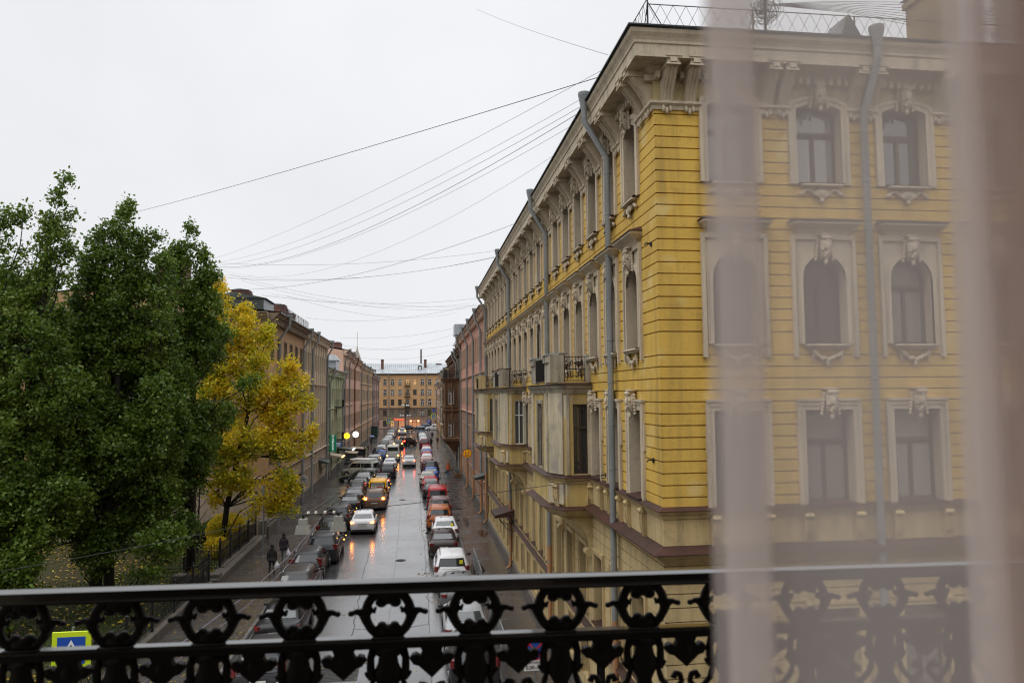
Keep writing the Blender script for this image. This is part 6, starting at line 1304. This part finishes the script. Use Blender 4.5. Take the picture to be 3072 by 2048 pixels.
for s in (-1, 1):
    flx(m, [(s*.058,Zc-.012),(s*.078,Zc+.004),(s*.092,Zc+.006),(s*.108,Zc-.001)], [.024,.013,.008,.007]); m.ball((s*.107,yc,Zc+.001), (.009,.010,.008), 8, 6)
    flx(m, [(s*.052,Zc+.012),(s*.040,Zc+.006),(s*.036,Zc+.018)], [.010,.008,.004])
    flx(m, [(s*.004,Zc+.058),(s*.020,Zc+.044),(s*.026,Zc+.030)], [.018,.014,.009]); m.ball((s*.020,yc,Zc+.030), (.018,.014,.014), 8, 6)
    flx(m, [(0,Zc-.060),(s*.014,Zc-.045),(s*.026,Zc-.036),(s*.034,Zc-.044)], [.012,.010,.010,.006]); m.ball((s*.018,yc,Zc-.034), (.014,.013,.011), 8, 6)
m.ball((0,yc,Zc+.040), (.018,.016,.016), 8, 6); m.ball((0,yc,Zc-.055), (.035,.016,.024), 8, 6); m.ball((0,yc,Zc+.056), (.034,.016,.016), 8, 6)
m.box(-.045,.045,yc-.02,yc+.02,zz(9.296),zz(9.304)); RING = m.mesh('ring_ornament', CI, True)
m = M(); zt = zz(9.272)                                   # acanthus stem below each ring
ST = [(0,.044),(-.02,.026),(-.045,.030),(-.07,.042),(-.095,.036),(-.12,.022),(-.15,.026),(-.175,.038),(-.20,.028),(-.23,.014)]
m.loft([[(w*math.cos(a), yc+.02*math.sin(a), zt+z) for a in [2*PI*k/10 for k in range(10)]] for z, w in ST])
for s in (-1, 1):
    flx(m, [(s*.040,zt-.002),(s*.050,zt-.03),(s*.050,zt-.06),(s*.046,zt-.09)], [.014,.011,.012,.012])
    m.ball((s*.046,yc,zt-.082), (.014,.013,.012), 8, 6); flx(m, [(s*.03,zt-.085),(s*.058,zt-.078),(s*.066,zt-.070)], [.012,.009,.004])
    flx(m, [(s*.012,zt-.13),(s*.034,zt-.17),(s*.030,zt-.20)], [.010,.010,.006]); m.ball((s*.02,yc,zt-.012), (.02,.016,.016), 8, 6)
flx(m, [(0,zt-.2),(0,zz(8.45))], .012); STEM = m.mesh('baluster', CI, True)
m = M()                                                  # C-scrolls from one stem to the next gap (half)
for s in (-1, 1):
    P = [(s*.040,zt-.085),(s*.052,zt-.125),(s*.078,zt-.152),(s*.100,zt-.150),(s*.113,zt-.132),(s*.108,zt-.112),(s*.094,zt-.108),(s*.088,zt-.122)]
    Q = []
    for i in range(len(P)-1):
        for t_ in (0,.5): Q.append((P[i][0]*(1-t_)+P[i+1][0]*t_, P[i][1]*(1-t_)+P[i+1][1]*t_))
    flx(m, Q+[P[-1]], [.006]+[.009]*(len(Q)-1)+[.011])
    P = [(s*.040,zt-.25),(s*.06,zt-.215),(s*.09,zt-.20),(s*.112,zt-.22),(s*.105,zt-.245),(s*.088,zt-.24)]; flx(m, P, [.008,.009,.009,.010,.010,.011])
    flx(m, [(s*.085,zt-.158),(s*.085,zz(8.45))], .011)
SCR = m.mesh('scroll', CI, True)
m = M(); 
HT = [(0,0),(.0,-.012)]
m.prism([(0,zt-.084),(.018,zt-.066),(.034,zt-.050),(.047,zt-.046),(.055,zt-.034),(.052,zt-.020),(.040,zt-.016),(.030,zt-.024),(.024,zt-.012),(.030,zt+.004),(-.030,zt+.004),(-.024,zt-.012),(-.030,zt-.024),(-.040,zt-.016),(-.052,zt-.020),(-.055,zt-.034),(-.047,zt-.046),(-.034,zt-.050),(-.018,zt-.066)], yc-.012, yc+.012, 'y')
for s in (-1,1): m.ball((s*.042,yc,zt-.031), (.016,.016,.014), 8, 6)
m.ball((0,yc,zt-.035), (.022,.018,.03), 8, 6); HRT = m.mesh('heart_pendant', CI, 50)
u = .607-.2515*8
for k in range(24):
    x = u+.2515*k
    if not -1.55 < x < 3.8: continue
    for nm, me in (('ring_ornament', RING), ('baluster', STEM), ('scroll', SCR)): put(nm, me, rl, (x,0,0))
    put('heart_pendant', HRT, rl, (x+.12575,0,-.003), 0, (1.12,1,1.0))
# sheer curtain, one continuous folded cloth; folds bunch up towards its right part
m, nt, b = base('sheer_curtain'); L = nt.links
CU = m; nt.nodes.remove(b); df = nd(nt, 'ShaderNodeBsdfDiffuse'); tl = nd(nt, 'ShaderNodeBsdfTranslucent'); tp = nd(nt, 'ShaderNodeBsdfTransparent')
for q in (df, tl): q.inputs['Color'].default_value = (.86,.755,.705,1)
a1 = nd(nt, 'ShaderNodeMixShader'); a1.inputs[0].default_value = .85; L.new(df.outputs[0], a1.inputs[1]); L.new(tl.outputs[0], a1.inputs[2])
a2 = nd(nt, 'ShaderNodeMixShader'); a2.inputs[0].default_value = .46; L.new(tp.outputs[0], a2.inputs[1]); L.new(a1.outputs[0], a2.inputs[2]); L.new(a2.outputs[0], nt.nodes['Material Output'].inputs['Surface'])
pts = []                                                  # plan of the hem: (x, y) loops
def seg(x0, x1, y0, y1, n=8):
    for i in range(n): t_ = i/n; s_ = t_*t_*(3-2*t_); pts.append((x0+(x1-x0)*t_, y0+(y1-y0)*s_))
seg(.172,.207,.425,.43); seg(.207,.190,.43,.450,6); seg(.190,.235,.450,.425,10); seg(.235,.335,.425,.43,12)
x = .335; y = .43; rr = random.Random(6)
for k in range(22):
    w_ = .045 if k % 2 == 0 else -.026; y2 = .395+.055*rr.random()+(.03 if k % 2 else 0); seg(x, x+w_*(1+.25*rr.uniform(-1,1)), y, y2, 6); x, y = x+w_, y2
nz_ = 26; V = []
for j in range(nz_+1):
    z = 8.45+3.0*j/nz_; k = (j/nz_)
    for i, (px, py) in enumerate(pts): V.append((px+.004*math.sin(z*1.3+i*.15), py+.004*math.sin(z*.9+i*.4), z))
m = M(); n = len(pts); m.add(V, [(j*n+i, j*n+i+1, (j+1)*n+i+1, (j+1)*n+i) for j in range(nz_) for i in range(n-1)])
tag(m.build('curtain', CU, smooth=True), 'sheer mauve brown curtain hanging in folds on the right', 'curtain')
m = M(); m.tube([(-1.4,.45,11.48),(1.5,.45,11.48)], .014, 8); tag(m.build('curtain_rod', CHR), 'thin rod above carrying the sheer curtain', 'rod')
# ================================================================ sky, light, camera
w = bpy.data.worlds.new('World'); S.world = w; w.use_nodes = True; nt = w.node_tree; L = nt.links
bg = nt.nodes['Background']; bg.inputs['Strength'].default_value = .1
sky = nd(nt, 'ShaderNodeTexSky', sky_type='NISHITA'); sky.sun_disc = False; sky.sun_elevation = math.radians(48); sky.sun_rotation = math.radians(215); sky.dust_density = 4
tc = nd(nt, 'ShaderNodeTexCoord'); sp = nd(nt, 'ShaderNodeSeparateXYZ'); L.new(tc.outputs['Generated'], sp.inputs[0])
mr = nd(nt, 'ShaderNodeMapRange'); mr.interpolation_type = 'SMOOTHSTEP'; mr.inputs['From Min'].default_value = .45; mr.inputs['From Max'].default_value = 1; mr.inputs['To Min'].default_value = 9.0; mr.inputs['To Max'].default_value = 27; L.new(sp.outputs['Z'], mr.inputs['Value'])
nz = nd(nt, 'ShaderNodeTexNoise', Scale=1.6, Detail=6.0, Roughness=.55); L.new(tc.outputs['Generated'], nz.inputs['Vector'])
nr = nd(nt, 'ShaderNodeMapRange'); nr.inputs['From Min'].default_value = .3; nr.inputs['From Max'].default_value = .7; nr.inputs['To Min'].default_value = .90; nr.inputs['To Max'].default_value = 1.06; L.new(nz.outputs['Fac'], nr.inputs['Value'])
ml = nd(nt, 'ShaderNodeMath', operation='MULTIPLY'); L.new(mr.outputs[0], ml.inputs[0]); L.new(nr.outputs[0], ml.inputs[1])
cv = nd(nt, 'ShaderNodeVectorMath', operation='SCALE'); cv.inputs[0].default_value = (.975,.99,1.02); L.new(ml.outputs[0], cv.inputs['Scale'])
mx = nd(nt, 'ShaderNodeMix', data_type='RGBA'); mx.inputs['Factor'].default_value = .96; L.new(sky.outputs[0], mx.inputs['A']); L.new(cv.outputs[0], mx.inputs['B']); L.new(mx.outputs['Result'], bg.inputs['Color'])
sl = bpy.data.lights.new('sun', 'SUN'); sl.energy = .6; sl.angle = math.radians(25); sl.color = (1,.97,.92); so = bpy.data.objects.new('sun', sl); COL.objects.link(so)
sd_ = Vector((-.55,-.45,.95)).normalized(); so.rotation_euler = sd_.to_track_quat('Z','Y').to_euler()
cam = bpy.data.cameras.new('camera'); co = bpy.data.objects.new('camera', cam); COL.objects.link(co); S.camera = co
rot = Matrix(((0.9919057145949923, -0.0003744153650066199, -0.1269760338289545), (-0.12668646628246036, -0.07047844790886301, -0.9894358633288065), (-0.008578613795969104, 0.9975132320894254, -0.06995540859610126)))
Rm = Matrix(((rot[0][0],rot[0][1],rot[0][2],0),(rot[1][0],rot[1][1],rot[1][2],0),(rot[2][0],rot[2][1],rot[2][2],10),(0,0,0,1))); co.matrix_world = Rm
cam.sensor_width = 36; cam.lens = 26; cam.clip_start = .05; cam.clip_end = 3000
cam.dof.use_dof = True; cam.dof.focus_distance = 45; cam.dof.aperture_fstop = 4.0
S.view_settings.view_transform = 'Standard'; S.view_settings.look = 'None'; S.view_settings.exposure = 0
S.cycles.filter_width = 1.2; S.cycles.use_denoising = True; S.cycles.volume_bounces = 0; S.cycles.max_bounces = 8; S.cycles.transparent_max_bounces = 40; S.cycles.sample_clamp_indirect = 6; S.cycles.caustics_reflective = False; S.cycles.caustics_refractive = False
